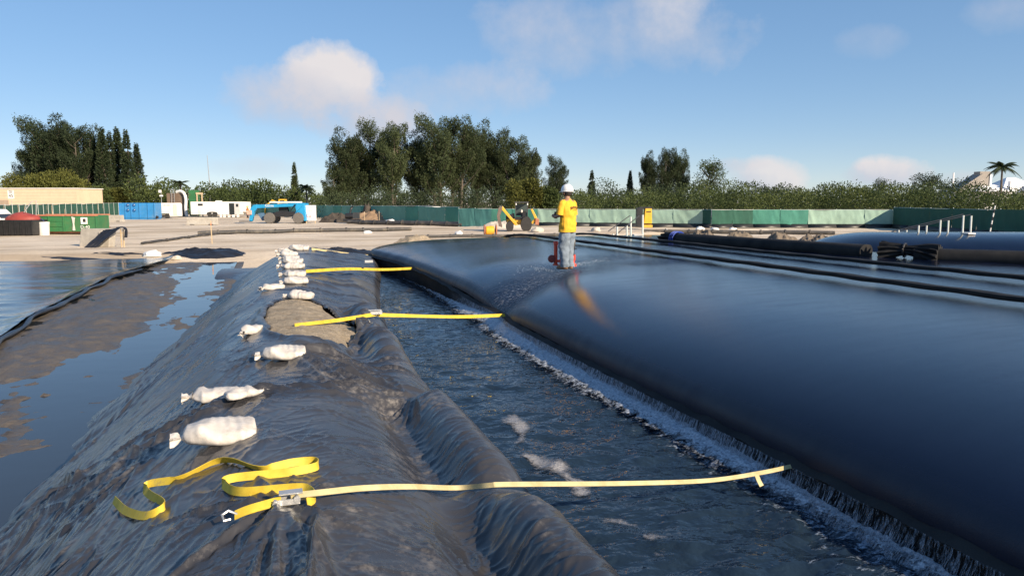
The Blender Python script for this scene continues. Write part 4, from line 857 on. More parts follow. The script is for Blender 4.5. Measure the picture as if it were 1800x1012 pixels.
fence('fence stretch with shade put into its dark green screens between two pale ones right of the yellow generator',[(1236,74.5),(1252,73.5),(1324,75.5)],2.3,lambda k,i,n,c:(GDARK,1.74),1.74,True)  # shade of the jog is put into the screen colour
fence('mid green and pale fence stretch right of the dark one',[(1324,75.5),(1572,79)],2.4,lambda k,i,n,c:((GMID,1.74) if k<2 else (GLIGHT,1.74)),1.74,True)
fence('fence with shade put into its dark green screens turning towards the camera at right',[(1572,79),(1600,76),(1720,68),(1900,60),(2050,55)],2.8,lambda k,i,n,c:(GDARK,1.95),1.95,True)  # side turned from the sun; its shade is also in the screen colour
# --- left yard
t=T('bin','black open skip bin with a red domed cover, beside the white tub','skip bin',37,68); W_=2.75
mb=MB(); mb.box((0,0,.62),(W_*.9,1.7,1.15),top=(1.1,1.08)); mb.build('bin_body',BLACK,t,False,.03)
for s in range(-3,4): mb=MB(); mb.box((s*.42,-.93,.62),(.07,.06,1.05)); mb.build('rib',BLACK,t)
mb=MB(); vs=[];n=28;m=10
for i in range(m):
    a=i/(m-1)*math.pi/2
    for j in range(n): w=2*math.pi*j/n; vs.append((1.28*math.cos(a)*math.cos(w)-.0+.25*math.sin(a),.85*math.cos(a)*math.sin(w),1.18+.55*math.sin(a)*(1-.15*math.cos(w))))
mb.add(vs,[(i*n+j,i*n+(j+1)%n,(i+1)*n+(j+1)%n,(i+1)*n+j) for i in range(m-1) for j in range(n)]+[tuple((m-1)*n+j for j in range(n))]); mb.build('red_cover',M('dull_red',(.30,.05,.04),.6,.2,2,dirt=(.3,.2,.15)),t)
mb=MB(); mb.tube([(.35,-.3,1.75),(.9,-.2,2.55),(1.15,0,2.65),(1.0,.1,1.5)],.035,6); mb.build('prop_frame',STEEL,t)
t=T('tub','white plastic tub between the red covered bin and the green dumpster','tub',73.5,67.5); mb=MB(); mb.lathe([(.34,0),(.36,.05),(.40,.9),(.42,.95),(.42,1.02),(.36,1.04),(.34,.98)],(0,0,0),18); mb.build('tub_body',WHITE,t); mb=MB(); mb.tube(smooth_path([(-.2,-.2,1.03),(-.1,-.25,1.25),(.12,-.25,1.22),(.2,-.2,1.02)],5),.02,6); mb.build('hose_loop',M('blue_cord2',(.03,.06,.2),.5,.2,4),t)
t=T('dumpster','green roll off dumpster with rusty orange rim and white sign','dumpster',124,69,R(6)); L=4.75
mb=MB(); mb.box((0,0,.83),(L,2.2,1.25)); mb.build('body',GREEN,t,False,.03); 
for x in(-2.34,-1.2,-.1,.62,1.35,2.34): mb=MB(); mb.box((x,-1.13,.83),(.11,.08,1.24)); mb.build('rib',GREEN,t)
for z in(.62,1.05): mb=MB(); mb.box((-1.2,-1.125,z),(2.2,.05,.07)); mb.build('stiffener',GREEN,t)
mb=MB(); mb.box((0,-1.1,1.49),(L+.15,.16,.12)); mb.build('front_rim',RUST,t); mb=MB(); mb.box((0,1.1,1.49),(L+.15,.16,.12)); mb.build('rear_rim',RUST,t)
mb=MB(); mb.box((0,-.8,.15),(L*.96,.15,.14)); mb.build('skid',RUST,t); mb=MB(); mb.box((0,.8,.15),(L*.96,.15,.14)); mb.build('skid',RUST,t)
mb=MB(); mb.box((1.45,-1.19,1.05),(.5,.02,.52)); s_=mb.build('sign_panel',WHITE,t); mb=MB(); mb.box((1.47,-1.21,1.08),(.2,.02,.26)); mb.build('sign_symbol',INK,s_); text(t,'D-40',.34,(1.5,-1.2,.55),WHITE,'number')
mb=MB(); mb.prism([(.55,.3),(.75,.3),(.7,.8),(.78,1.3),(.52,1.38),(.6,.8)],-1.2,-1.16); mb.build('pale_spill',M('pale_stain',(.55,.55,.5),.8,.2,4),t)
for k,(px,d) in enumerate(((180.5,83),(187,82))):
    t=T('traffic_cone',('left' if k==0 else 'right')+' one of two orange traffic cones beside the green dumpster','traffic cone',px,d,0,'traffic cones by the dumpster')
    mb=MB(); mb.lathe([(.16,.03),(.13,.12),(.045,.9),(.03,.92)],(0,0,0),14); mb.build('cone',ORG,t); mb=MB(); mb.box((0,0,.018),(.38,.38,.035)); mb.build('foot',BLACK,t); mb=MB(); mb.lathe([(.098,.44),(.076,.66)],(0,0,0),14); mb.build('collar',WHITE,t)
JP=[(-.30,0),(.30,0),(.30,.08),(.14,.33),(.08,.82),(-.08,.82),(-.14,.33),(-.30,.08)]
def jersey(label,px,d,L,rz,name='concrete_barrier',h=1.):
    t=T(name,label,'barrier',px,d,rz); m=MB(); n=len(JP); vs=[(-L/2,y,z*h) for y,z in JP]+[(L/2,y,z*h) for y,z in JP]; m.add(vs,[tuple(range(n)),tuple(range(2*n-1,n-1,-1))]+[(i,n+i,n+(i+1)%n,(i+1)%n) for i in range(n)]); m.build('block',CONC,t,False,.02)
    for x in(-L*.3,L*.3): m=MB(); m.box((x,-.305,.05),(.5,.02,.07)); m.build('lift_slot',BLACK,t)
    return t
jersey('long weathered concrete barrier in front of the white trailer',354,87,3.3,R(3))
jersey('pale concrete barrier beyond the cones beside the blue tank',196,106,2.9,R(-6)); jersey('short concrete barrier behind the green dumpster end',176,104,1.2,R(2))
t=T('barrier_slab','upright concrete slab barrier half covered by black sheeting','barrier',165,48.5,R(-12)); mb=MB(); mb.prism([(-.95,0),(1.0,0),(1.15,1.05),(-.78,1.02)],-.25,.25); mb.build('slab',CONC,t,False,.03)
mb=MB(); mb.lathe([(.02,-.03),(.16,-.03),(.17,0),(.15,.03),(.02,.03)],(.6,-.28,.78),10,'Y'); mb.build('pale_patch',ROCKM,t)
U_=np.linspace(0,1,40); V_=np.linspace(0,1,40); UU,VV=np.meshgrid(U_,V_); X=.15+1.75*UU*(.42+.58*VV)+ (1-VV)*-.12+.75*VV*(1-UU)*.75; Y=-.30-.75*(1-VV)+.12*ridge(UU*3,VV*1.2,3,7)-.0; Z=1.12*VV*(1-.15*(1-UU))+.03*ridge(UU*4,VV*2,3,9)
sh_me=grid_mesh('black_cover',X,Y,Z); o=link('black_cover',sh_me,SHEETB,t); sm=o.modifiers.new('s','SOLIDIFY'); sm.thickness=.02
mb=MB(); mb.tube(smooth_path([(1.55,-.15,1.1),(1.95,-.15,1.12),(2.15,-.2,.95),(2.15,-.25,.55)],5),[.1]*16,8,True,.35); mb.build('cover_fold',SHEETB,t)
for x in(1.72,1.88): mb=MB(); mb.box((x,-.1,.5),(.06,.05,1.05)); mb.build('timber_post',WOOD,t)
# --- blue tank, white generator, plant, trailer
t=T('tank','blue steel tank with round hatches behind the sand yard','tank',240,116,R(4)); mb=MB(); mb.box((0,1.1,1.25),(4.9,2.3,2.1)); mb.build('shell',BLUE,t,False,.04)
for x in(-2.35,-1.55,-.75,.35,1.5,2.38): mb=MB(); mb.box((x,-.09,1.25),(.09,.1,2.1)); mb.build('rib',BLUE,t)
for x in(-1.2,-.35):
    for z in(.95+.35,2.0): mb=MB(); mb.lathe([(.21,-.10),(.21,-.04),(.16,-.03),(.12,-.06),(.02,-.06)],(x,-.04,z),16,'Y'); h_=mb.build('hatch',M('hatch_blue',(.02,.10,.28),.4,.1,3),t); mb=MB(); mb.lathe([(.05,-.14),(.05,-.1)],(x+.09,-.04,z+.06),8,'Y'); mb.build('latch',WHITE,h_)
mb=MB(); mb.box((0,1.1,.1),(4.7,2.1,.2)); mb.build('skid_base',BLUE,t)
for s in(-1,1): mb=MB(); mb.tube([(s*2.5,.1,.35),(s*2.75,.1,.3)],.2,12); mb.build('outlet',BLACK,t)
t=T('generator','white trailer mounted generator with light mast beside the blue tank','generator',290,121); mb=MB(); mb.prism([(-1.8,1.7),(-.9,1.75),(-.9,2.3),(1.6,2.3),(1.75,2.1),(1.75,.35),(.6,.35),(.5,.75),(-.9,.75),(-1.7,1.2)],0,1.6); mb.build('housing',WHITE,t,False)
mb=MB(); mb.box((1.45,-.02,1.3),(.5,.05,1.6)); mb.build('end_door',M('cream_paint',(.70,.66,.55),.5,.08,2),t); wheel(t,.2,.05,.35,.25); mb=MB(); mb.tube([(-1.7,0,.6),(-1.2,0,.3),(-.2,0,.35)],.16,8); mb.build('hose',BLACK,t)
mb=MB(); mb.cyl((-.75,.5,2.3),(-.75,.5,3.9),.04,n=6); mk=mb.build('mast',STEEL,t); mb=MB(); mb.box((-.85,.4,4.0),(.35,.2,.4)); mb.build('lamp',WHITE,mk); mb=MB(); mb.box((-.7,.4,3.35),(.45,.2,.22)); mb.build('lamp',WHITE,mk)
for x,w in((-.1,.35),(.45,.5)): mb=MB(); mb.box((x,-.015,1.95),(w,.02,.09)); mb.build('faded_marking',STEEL,t)
t=T('process_plant','brown and green frame plant with ladder and fat white bent duct','plant',318,131); BR=M('brown_panel',(.17,.12,.085),.7,.2,1.5)
mb=MB(); mb.box((-1.2,1.5,2.6),(2.6,2,2.4)); mb.build('brown_housing',BR,t,False,.03); mb=MB(); mb.box((-1.2,1.5,.7),(2.2,1.6,1.4)); mb.build('machinery',BLACK,t)
mb=MB(); mb.box((1.4,1.8,2.2),(1.1,1.5,4.2)); mb.build('green_panel',GREEN,t)
mb=MB(); ladder(mb,-1.4,.3,1.0,4.5,.5,.035); mb.build('ladder',STEEL,t)
mb=MB(); mb.tube(smooth_path([(-.9,.6,3.95),(-.1,.4,4.1),(.55,.2,3.6),(.75,.1,2.6),(.7,0,1.4),(.85,-.1,.1)],6),[.24]*31,14); mb.build('white_duct',WHITE,t)
for x in(2.2,3.0): mb=MB(); mb.box((x,1.,1.9),(.16,.16,3.8)); mb.build('timber_column',WOOD,t)
mb=MB(); mb.box((2.6,1.,3.75),(1.1,.18,.3)); mb.build('timber_header',WOOD,t)
t=T('trailer','long white office trailer with its rear side door standing open','trailer',383,125,R(1)); 
mb=MB(); mb.box((-.3,1.2,1.42),(8.0,2.4,2.0)); mb.build('box',WHITE,t,False,.05); mb=MB(); mb.prism([(3.7,.85),(4.35,.85),(4.35,2.4),(3.7,2.42)],.2,2.2); mb.build('nose',WHITE,t,False)
mb=MB(); mb.box((-2.75,-.012,1.95),(.75,.03,.33)); mb.build('window',GLASS,t); mb=MB(); mb.box((2.1,-.012,1.3),(.8,.03,1.75)); mb.build('doorway',GLASS,t)
mb=MB(); mb.box((2.95,-.10,1.3),(.82,.05,1.75)); d_=mb.build('door',M('grey_panel',(.55,.54,.53),.5,.08,2),t); mb=MB(); mb.box((3.0,-.14,1.85),(.36,.03,.45)); mb.build('door_window',GLASS,d_)
for x in(-1.35,-.6): wheel(t,x,.05,.36,.24)
mb=MB()
mb.prism([(-1.85,.42),(-1.7,.75),(-1.3,.85),(-.6,.85),(-.2,.75),(-.1,.42),(-.25,.42),(-.4,.65),(-.7,.7),(-1.2,.7),(-1.5,.65),(-1.72,.42)],-.05,.0); mb.build('mudguard',BLACK,t)
mb=MB(); mb.box((-.2,.9,2.5),(.8,.7,.16)); mb.build('roof_vent',WHITE,t)
for x in(.45,1.0,1.7,2.4,3.1): mb=MB(); mb.box((x,-.2,.2),(.3,.3,.4)); mb.build('step_block',WHITE,t)
person('distant worker in orange vest between the trailer and the telehandler',onground(434.5,118),R(120),VEST,DARKCL,M('yellow_hat',(.8,.55,.1),.4,.05,3),False,1.0,False)
# --- telehandler
t=T('telehandler','blue telehandler with long boom parked behind the sand bank','telehandler',486,90,R(0)); 
for x in(-.55,2.75):
    for y in(-1.0,1.0): wheel(t,x-.0,y,.62,.42,M('grey_tyre',(.14,.13,.12),.9,.2,6),M('pale_rim',(.55,.53,.5),.6,.1,4))
mb=MB(); mb.prism([(-.2,.75),(2.3,.75),(2.5,1.15),(2.2,1.35),(.2,1.35),(-.3,1.1)],-.8,.8); mb.build('chassis',BLACK,t,False,.03)
mb=MB(); mb.prism([(-2.35,1.72),(2.6,1.95),(2.7,2.32),(-2.35,2.12)],-.28,.25); bo=mb.build('boom',TEAL,t,False,.03)
mb=MB(); mb.prism([(-2.2,2.15),(-2.6,2.1),(-2.95,1.7),(-3.15,.3),(-2.85,.25),(-2.55,1.3),(-2.2,1.7)],-.3,.27); mb.build('boom_head',TEAL,t,False,.03)
mb=MB(); mb.prism([(1.9,.5),(2.2,.95),(2.75,1.28),(3.2,1.05),(3.35,.3),(3.6,.3),(3.45,2.3),(2.6,2.35),(2.4,1.9),(2.5,1.4)],-.95,.85); mb.build('rear_body',TEAL,t,False,.03)
mb=MB(); mb.prism([(-2.0,1.15),(-1.7,1.2),(-1.2,.35),(-1.5,.3)],-.7,.6); mb.build('stabiliser',M('steel_blue',(.08,.16,.26),.5,.2,3),t)
mb=MB(); mb.prism([(.1,1.2),(.15,2.25),(.9,2.3),(1.2,1.3)],.3,.95); mb.build('cab',GLASS,t,False,.02)
mb=MB(); mb.tube([(1.6,-.35,1.3),(2.2,-.35,2.15),(2.8,-.35,1.8)],.05,7); mb.build('hydraulic_ram',BLACK,t)
mb=MB(); mb.box((-3.05,-.1,1.25),(.5,.9,.5)); mb.build('fork_carriage',M('pale_orange',(.7,.4,.3),.6,.2,3),t); mb=MB(); mb.box((-3.6,-.1,.22),(1.3,.8,.08)); mb.build('forks',BLACK,t)
text(t,'Genie',.42,(-.75,-.30,2.02),WHITE)
mb=MB(); mb.box((.9,.6,2.42),(3.6,.7,.16)); mb.build('white_cover',WHITE,t)
t=T('sign_board','white site sign board with red letters at the rear of the telehandler','sign board',545,88.5,R(2)); mb=MB(); mb.box((0,0,1.2),(1.32,.04,1.75)); mb.build('board',WHITE,t,False)
for x in(-.5,.5): mb=MB(); mb.box((x,.05,.9),(.07,.06,1.9)); mb.build('leg',WOOD,t)
text(t,'Lu',.5,(-.2,-.03,.85),REDINK)
for z in(1.75,1.45): mb=MB(); mb.box((-.1,-.025,z),(.6,.01,.08)); mb.build('faint_line',M('faint_orange',(.85,.6,.45),.7,.1,3),t)
t=T('excavator','yellow tracked excavator mostly hidden behind the blue telehandler','excavator',503,135,R(5)); mb=MB(); mb.prism([(-1.3,1.2),(1.5,1.2),(1.6,1.9),(.3,2.15),(-1.3,2.2)],-.9,.9); mb.build('house',YPAINT,t,False,.04); mb=MB(); mb.prism([(-1.2,2.2),(-1.1,2.9),(.1,2.9),(.2,2.2)],-.8,.1); mb.build('cab',YPAINT,t,False,.03)
mb=MB(); mb.box((-.5,-.82,2.5),(.75,.03,.4)); mb.build('cab_window',GLASS,t)
for s in(-1,1): mb=MB(); mb.prism([(-1.7,.35),(-1.4,.05),(1.4,.05),(1.7,.35),(1.4,.75),(-1.4,.75)],s*.95-.25,s*.95+.25); mb.build('track',BLACK,t,False)
mb=MB(); mb.tube([(-.9,.3,1.9),(-2.4,.3,2.7),(-3.6,.3,1.6),(-3.7,.3,.5)],.16,6); mb.build('boom_arm',YPAINT,t)
# --- pipes, pallets, spoil
def pipe(label,A_,B_,r,mat=BLACK,joints=6,name='pipe'):
    a=atd(*A_,0);b=atd(*B_,0); a.z=gz(a.x,a.y)+r; b.z=gz(b.x,b.y)+r; t=thing(name,label,'pipe',a); d=b-a; mb=MB(); K=24
    P=[];
    for i in range(K+1): p=a+d*i/K; P.append(Vector((p.x,p.y,gz(p.x,p.y)+r+.015))-a)
    mb.tube(P,r,10); mb.build('barrel',mat,t)
    for i in range(1,joints): p=P[int(i*K/joints)]; q=d.normalized()*.06; mb=MB(); mb.cyl(p-q,p+q,r*1.35,n=12); mb.build('flange',mat,t)
    return t
PIPEM=M('dusty_pipe',(.045,.043,.042),.6,.3,2,dirt=(.2,.17,.13))
pipe('long black discharge pipe lying across the sand beyond the berm',(345,62),(722,66),.15,PIPEM,9)
pipe('black pipe at left bending up the sand slope',(245,50),(392,63),.08,PIPEM,4)
for k,(d,lab) in enumerate(((83,'front one of three parallel black pipes below the dirt mound'),(84.4,'middle one of three parallel black pipes below the dirt mound'),(86,'rear one of three parallel black pipes below the dirt mound'))): pipe(lab,(610,d+2),(812,d-7),.20,PIPEM,8)
pipe('thin black pipe along the sand behind the tube end',(712,52),(1010,56),.10,PIPEM,8); pipe('black pipe on the sand between the tube and the right fence',(1130,60),(1470,62),.15,PIPEM,8)
def pile(label,name,cat,px,d,w,dp,h,mat,seed): p=onground(px,d); return lump(name,label,cat,(p.x,p.y,p.z-.1),w/2,dp/2,h,mat,seed,RZ)
pile('broad brown spoil mound in front of the faded green fence','earth_mound','earth mound',665,97,9.6,4,1.35,DIRT,31); pile('dark earth heap on top of the brown spoil mound','earth_mound','earth mound',645,98.5,3.4,2,2.0,DKDIRT,37)
pile('dark mixed rubble heap right of the sign board','rubble_heap','rubble heap',590,92,5.0,2.2,1.15,DKDIRT,41)
pile('grey tumbled sand and sheeting heap at the tube\'s far end','sand_heap','sand heap',735,46,3.6,2.2,.55,BSAND,43); pile('rubble strewn bank right of the dark teal screen','rubble_heap','rubble heap',880,72,5.2,2,.75,ROCKM,47)
for k,(px,d,w,lab) in enumerate(((1235,46,2.3,'left dark silt mound behind the fabric roll'),(1300,45,3.0,'second dark silt mound behind the fabric roll'),(1375,44,3.2,'third dark silt mound behind the fabric roll'),(1435,43,2.4,'right dark silt mound beside the second tube'))): pile(lab,'silt_mound','silt mound',px,d,w,2.2,.85,M('silt',(.16,.13,.10),.9,.4,2,1.,7),51+k)
pile('long pale sand ridge in front of the pale fence at right','sand_ridge','sand ridge',1310,64,12,3,.35,SAND,61); pile('sand ridge below the stair rails','sand_ridge','sand ridge',1120,58,9,3,.35,SAND,63); pile('low tan sand heap left of the right hand railing','sand_heap','sand heap',1545,58,4,2,.5,SAND,67)
t=T('pump_skid','black pump skid with frame standing beside the sign board','pump',618,88.5); mb=MB(); mb.box((0,0,.35),(1.9,.9,.3)); mb.build('skid',BLACK,t,False,.02); mb=MB(); mb.lathe([(.05,-.5),(.32,-.45),(.35,0),(.32,.45),(.05,.5)],(-.3,0,.85),14,'X'); mb.build('motor',BLACK,t); mb=MB(); mb.box((.5,0,.9),(.7,.6,.7)); mb.build('cabinet',M('charcoal',(.04,.045,.05),.5,.2,3),t); mb=MB(); mb.tube([(-.2,0,1.1),(-.1,0,1.7),(.15,0,1.95)],.12,8); mb.build('exhaust',BLACK,t)
for k,(px,d,lab) in enumerate(((640,86,'left survey stake in front of the brown mound'),(666,86.5,'right survey stake in front of the brown mound'),(369,49,'tall leaning survey stake at the sand edge left'))):
    t=T('stake',lab,'stake',px,d); mb=MB(); mb.box((0,0,.7),(.05,.03,1.4),rx=.05); mb.build('lath',WOOD,t); mb=MB(); mb.box((0,-.03,1.25),(.055,.02,.2)); mb.build('flag_band',WHITE if k<2 else ORG,t)
# --- parked trucks
def pickup(label,px,d,rz,mat,sc=1.):
    t=T('pickup_truck',label,'truck',px,d,rz); t.scale=(sc,)*3; mb=MB(); mb.prism([(-2.6,.55),(2.6,.55),(2.65,.95),(2.5,1.12),(1.35,1.15),(.7,1.8),(-.75,1.82),(-.95,1.15),(-2.6,1.15)],-.9,.9); b=mb.build('body',mat,t,False,.06)
    for s in(-1,1):
        mb=MB(); mb.prism([(-.62,1.2),(-.55,1.72),(.1,1.72),(.1,1.2)],s*.905,s*.92); mb.build('side_window',GLASS,t); mb=MB(); mb.prism([(.18,1.2),(.18,1.72),(.62,1.72),(1.12,1.2)],s*.905,s*.92); mb.build('side_window',GLASS,t)
        for x in(-1.65,1.65): wheel(t,x,s*.78,.38,.24)
        mb=MB(); mb.box((2.64,s*.65,.88),(.06,.32,.16)); mb.build('headlight',M('lamp_glass',(.7,.72,.72),.15,.05,3),t); mb=MB(); mb.box((-2.62,s*.78,.9),(.05,.16,.3)); mb.build('tail_light',RED,t)
    mb=MB(); mb.add([(1.33,-.78,1.19),(1.33,.78,1.19),(.72,.74,1.76),(.72,-.74,1.76)],[(0,1,2,3)]); mb.build('windscreen',GLASS,t); mb=MB(); mb.add([(-.97,-.72,1.2),(-.97,.72,1.2),(-.80,.68,1.76),(-.80,-.68,1.76)],[(3,2,1,0)]); mb.build('rear_window',GLASS,t)
    mb=MB(); mb.box((2.66,0,.6),(.1,1.75,.16)); mb.build('bumper',BLACK,t); return t
pickup('white pickup truck parked against the faded green fence',760,101,R(-62),WHITE); pickup('dark open backed truck left of the white pickup',745,102,R(-75),BLACK,1.08); pickup('white truck front poking in at the far left edge',-22,70,R(2),WHITE,1.1)
# --- backhoe loader
t=T('backhoe_loader','yellow backhoe loader with black cab and raised bucket behind the tube','backhoe',908,64,R(0),None,-.05); t.scale=(.78,1.0,1.05)
for x,r in((-.75,.42),(1.05,.62)):
    for y in(-.85,.75): wheel(t,x,y,r,.36,RUBBER,YPAINT)
mb=MB(); mb.prism([(-1.0,.55),(1.4,.55),(1.5,.95),(.2,1.05),(-1.1,1.0)],-.6,.6); mb.build('chassis',YPAINT,t,False,.03)
mb=MB(); mb.prism([(-.15,.95),(-.15,1.2),(1.25,1.2),(1.25,.95)],-.65,.65); mb.build('cab_base',BLACK,t,False)
for x,y in((-.1,-.62),(1.2,-.62),(-.1,.6),(1.2,.6)): mb=MB(); mb.box((x,y,1.75),(.08,.08,1.15)); mb.build('cab_post',M('dark_frame',(.05,.05,.055),.5,.2,4),t)
mb=MB(); mb.box((.55,0,2.36),(1.55,1.45,.10)); mb.build('cab_roof',M('dark_frame',(.05,.05,.055),.5,.2,4),t,False,.02)
mb=MB(); mb.prism([(-1.15,.75),(-1.2,1.25),(-.25,1.5),(-.15,.75)],-.5,.5); mb.build('engine_hood',BLACK,t,False,.04); mb=MB(); mb.box((.75,.1,1.35),(.55,.55,.6)); mb.build('seat',BLACK,t); mb=MB(); mb.box((.55,.55,1.75),(1.2,.02,1.0)); mb.build('rear_glass',M('tinted_glass',(.06,.08,.08),.1,.1,2),t)
mb=MB(); mb.lathe([(.02,-.14),(.11,-.1),(.13,0),(.1,.1),(.02,.14)],(.55,-.3,1.65),12); mb.build('headrest',M('pale_grey',(.6,.57,.52),.7,.1,4),t)
mb=MB(); mb.prism([(-.15,.5),(.15,.55),(-1.55,2.05),(-1.75,1.9)],-.85,-.65); mb.build('loader_arm',YPAINT,t,False,.02); mb=MB(); mb.prism([(-.15,.5),(.15,.55),(-1.55,2.05),(-1.75,1.9)],.65,.85); mb.build('loader_arm',YPAINT,t,False,.02)
mb=MB(); mb.prism([(-1.55,2.1),(-1.95,1.95),(-2.15,1.3),(-1.95,.45),(-1.6,.35),(-1.85,1.2),(-1.6,1.75)],-1.0,1.0); mb.build('bucket',M('worn_bucket',(.16,.12,.10),.65,.3,4),t,False,.02)
mb=MB(); mb.prism([(1.45,.6),(1.75,.6),(2.35,1.0),(1.75,1.85),(1.55,1.8),(2.0,1.05)],-.15,.15); mb.build('rear_arm',YPAINT,t,False,.02); mb=MB(); mb.prism([(2.1,1.1),(2.5,1.0),(2.45,.5),(2.05,.55)],-.3,.3); mb.build('digging_bucket',RUST,t,False,.02)
for x in(-.05,1.2): mb=MB(); mb.box((x,-.68,2.22),(.1,.08,.16)); mb.build('work_light',WHITE,t)
t=T('hose_reel','yellow hose reel with rusty end discs left of the backhoe','hose reel',861,57,R(8),None,-.05); mb=MB(); mb.lathe([(.2,-.35),(.34,-.3),(.36,.1),(.34,.3),(.2,.35)],(0,0,.42),16,'X'); mb.build('drum',YPAINT,t)
for x in(-.42,.48): mb=MB(); mb.lathe([(.02,-.04),(.42,-.04),(.42,.04),(.02,.04)],(x,0,.44),18,'X'); mb.build('end_disc',RUST,t)
mb=MB(); mb.box((0,0,.06),(1.2,.5,.1)); mb.build('base_frame',YPAINT,t)
# --- generator tower and stair rails
t=T('light_tower','upright yellow engine cabinet with black frame right of the stair rails','light tower',1131,68); mb=MB(); mb.prism([(.0,.55),(.75,.55),(.70,1.9),(.12,1.9)],-.4,.4); mb.build('yellow_cabinet',YPAINT,t,False,.04); mb=MB(); mb.box((.4,0,.3),(.8,.8,.26)); mb.build('yellow_base',YPAINT,t,False,.03)
mb=MB(); mb.box((-.35,0,1.1),(.55,.7,1.7)); mb.build('black_frame',BLACK,t,False,.03); mb=MB(); mb.box((.2,0,1.98),(1.2,.7,.1)); mb.build('roof_plate',BLACK,t); mb=MB(); mb.box((.42,-.42,1.6),(.4,.02,.08)); mb.build('badge',INK,t)
def rail_stair(label,posts,rails,zb,dist,slabs):
    t=thing('stair_railing',label,'stair railing',atd(posts[0][0],dist,zb),RZ); base=Vector(t.location); inv=Matrix.Rotation(-RZ,3,'Z')
    def loc(px,z,dy=0): return inv@(atd(px,dist+dy,z)-base)
    for px,h,dy in posts: mb=MB(); a=loc(px,zb-.05,dy); b=loc(px-.7*h,zb+h,dy); mb.cyl(a,b,.04,n=8); mb.build('post',GPOLE,t)
    for (pa,ha,pb,hb,dy) in rails: mb=MB(); mb.cyl(loc(pa,zb+ha,dy),loc(pb,zb+hb,dy),.022,n=6); mb.build('handrail',M('dark_rail',(.10,.10,.11),.5,.2,4),t)
    for (pa,pb,z) in slabs: a=loc(pa,zb+z);b=loc(pb,zb+z); mb=MB(); mb.box((a+b)/2,((b-a).length,.6,.06)); mb.build('tread',WHITE,t)
    return t
rail_stair('pale posted stair railing rising to the right at the far tube edge',[(1063,.22,0),(1079,.2,.6),(1086,.52,0),(1103,.55,.6),(1110,.92,.6),(1131,1.02,0)],[(1070,.3,1108,.98,.6),(1080,.12,1124,.98,0)],1.40,31.5,[(1114,1129,.06),(1114,1129,.18),(1086,1103,.1)])
rail_stair('row of white railing posts with sloping rails on the second tube',[(1583,.26,0),(1597,.24,.8),(1618,.48,0),(1632,.46,.8),(1656,.73,0),(1670,.70,.8),(1696,.95,0),(1710,.92,.8)],[(1570,.18,1695,1.0,0),(1580,.14,1708,.98,.8)],1.42,38,[(1698,1713,.05),(1698,1713,.17)])
t=T('striped_pole','leaning black and white striped pole at right in front of the dark fence','pole',1743,60,0,None,0); 
for k in range(9): mb=MB(); mb.cyl((.03*k,0,.25*k),(.03*(k+1),0,.25*(k+1)),.04,n=8); mb.build('band',WHITE if k%2==0 else BLACK,t)
mb=MB(); mb.tube([(-.3,0,.05),(0,0,.1),(.25,0,.3)],.06,6); mb.build('foot',BLACK,t)
# --- rocks, bags and litter
for k,(px,d,s,m,lab) in enumerate(((262,41,.34,WHITE,'white litter bag at the foot of the sand bank'),(228,39,.26,ROCKM,'tan rock on the black tarp strip'),(70,38,.36,ROCKM,'pale rock at the left end of the sand bank'),(305,40,.22,ROCKM,'rock perched on the black tarp hump'),(475,64,.30,WHITE,'white bag beside the long discharge pipe'),(645,61,.28,WHITE,'white bag at the end of the long discharge pipe'),(686,84,.6,WHITE,'white bulk bag in front of the brown mound'),(1170,62,.3,WHITE,'white litter near the right fence foot'),(1232,66,.4,WHITE,'white bag on the pale sand ridge'),(1258,67,.3,WHITE,'small white scrap right of the bag on the ridge'),(1290,66,.35,WHITE,'white scrap below the dark fence stretch'),(806,58,.3,WHITE,'white bag by the pipe left of the hose reel'),(945,62,.45,ROCKM,'pale rubble lump right of the backhoe'),(1048,62,.4,ROCKM,'pale rubble lump right of the worker'))):
    p=onground(px,d); n=9;m_=12; vs=[];rr=random.Random(k)
    for i in range(n):
        a=math.pi*i/(n-1)
        for j in range(m_): w=2*math.pi*j/m_; q=Vector((math.sin(a)*math.cos(w)*1.25,math.sin(a)*math.sin(w),math.cos(a)*.7)); q*=s*(1+.35*mnoise.noise(q*2.1+Vector((k*5,0,0)))); vs.append((q.x,q.y,max(q.z,-.2*s)+.18*s))
    mb=MB().add(vs,[(i*m_+j,i*m_+(j+1)%m_,(i+1)*m_+(j+1)%m_,(i+1)*m_+j) for i in range(n-1) for j in range(m_)])
    o=mb.build('bag' if m is WHITE else 'rock',m); o.location=p; o.rotation_euler=(0,0,k*1.3); tag(o,lab,'bag' if m is WHITE else 'rock')
# --- distant house, masts
t=T('house','large house with white roofs and grey gable beyond the mangroves at right','house',1745,165); HW=M('house_white',(.80,.80,.80),.6,.05,2); GB=M('grey_gable',(.30,.27,.24),.8,.1,2)
mb=MB(); mb.box((1,4,2.5),(13,8,5)); mb.build('wall',HW,t); mb=MB(); mb.prism([(-7.2,4.2),(-2.2,7.6),(-2.2,4.2)],0,3); mb.build('gable_wall',GB,t,False); mb=MB(); mb.box((-1.6,1.2,6.3),(1.9,1.9,3.4)); mb.build('chimney',GB,t); mb=MB(); mb.box((-.55,.4,6.2),(.35,.6,2.6)); mb.build('chimney_face',HW,t)
def hip(par,x0,x1,y0,y1,z0,z1,i): mb=MB(); mb.add([(x0,y0,z0),(x1,y0,z0),(x1,y1,z0),(x0,y1,z0),(x0+i,(y0+y1)/2,z1),(x1-i,(y0+y1)/2,z1)],[(0,1,5,4),(1,2,5),(2,3,4,5),(3,0,4),(3,2,1,0)]); return mb.build('roof',HW,par,False)
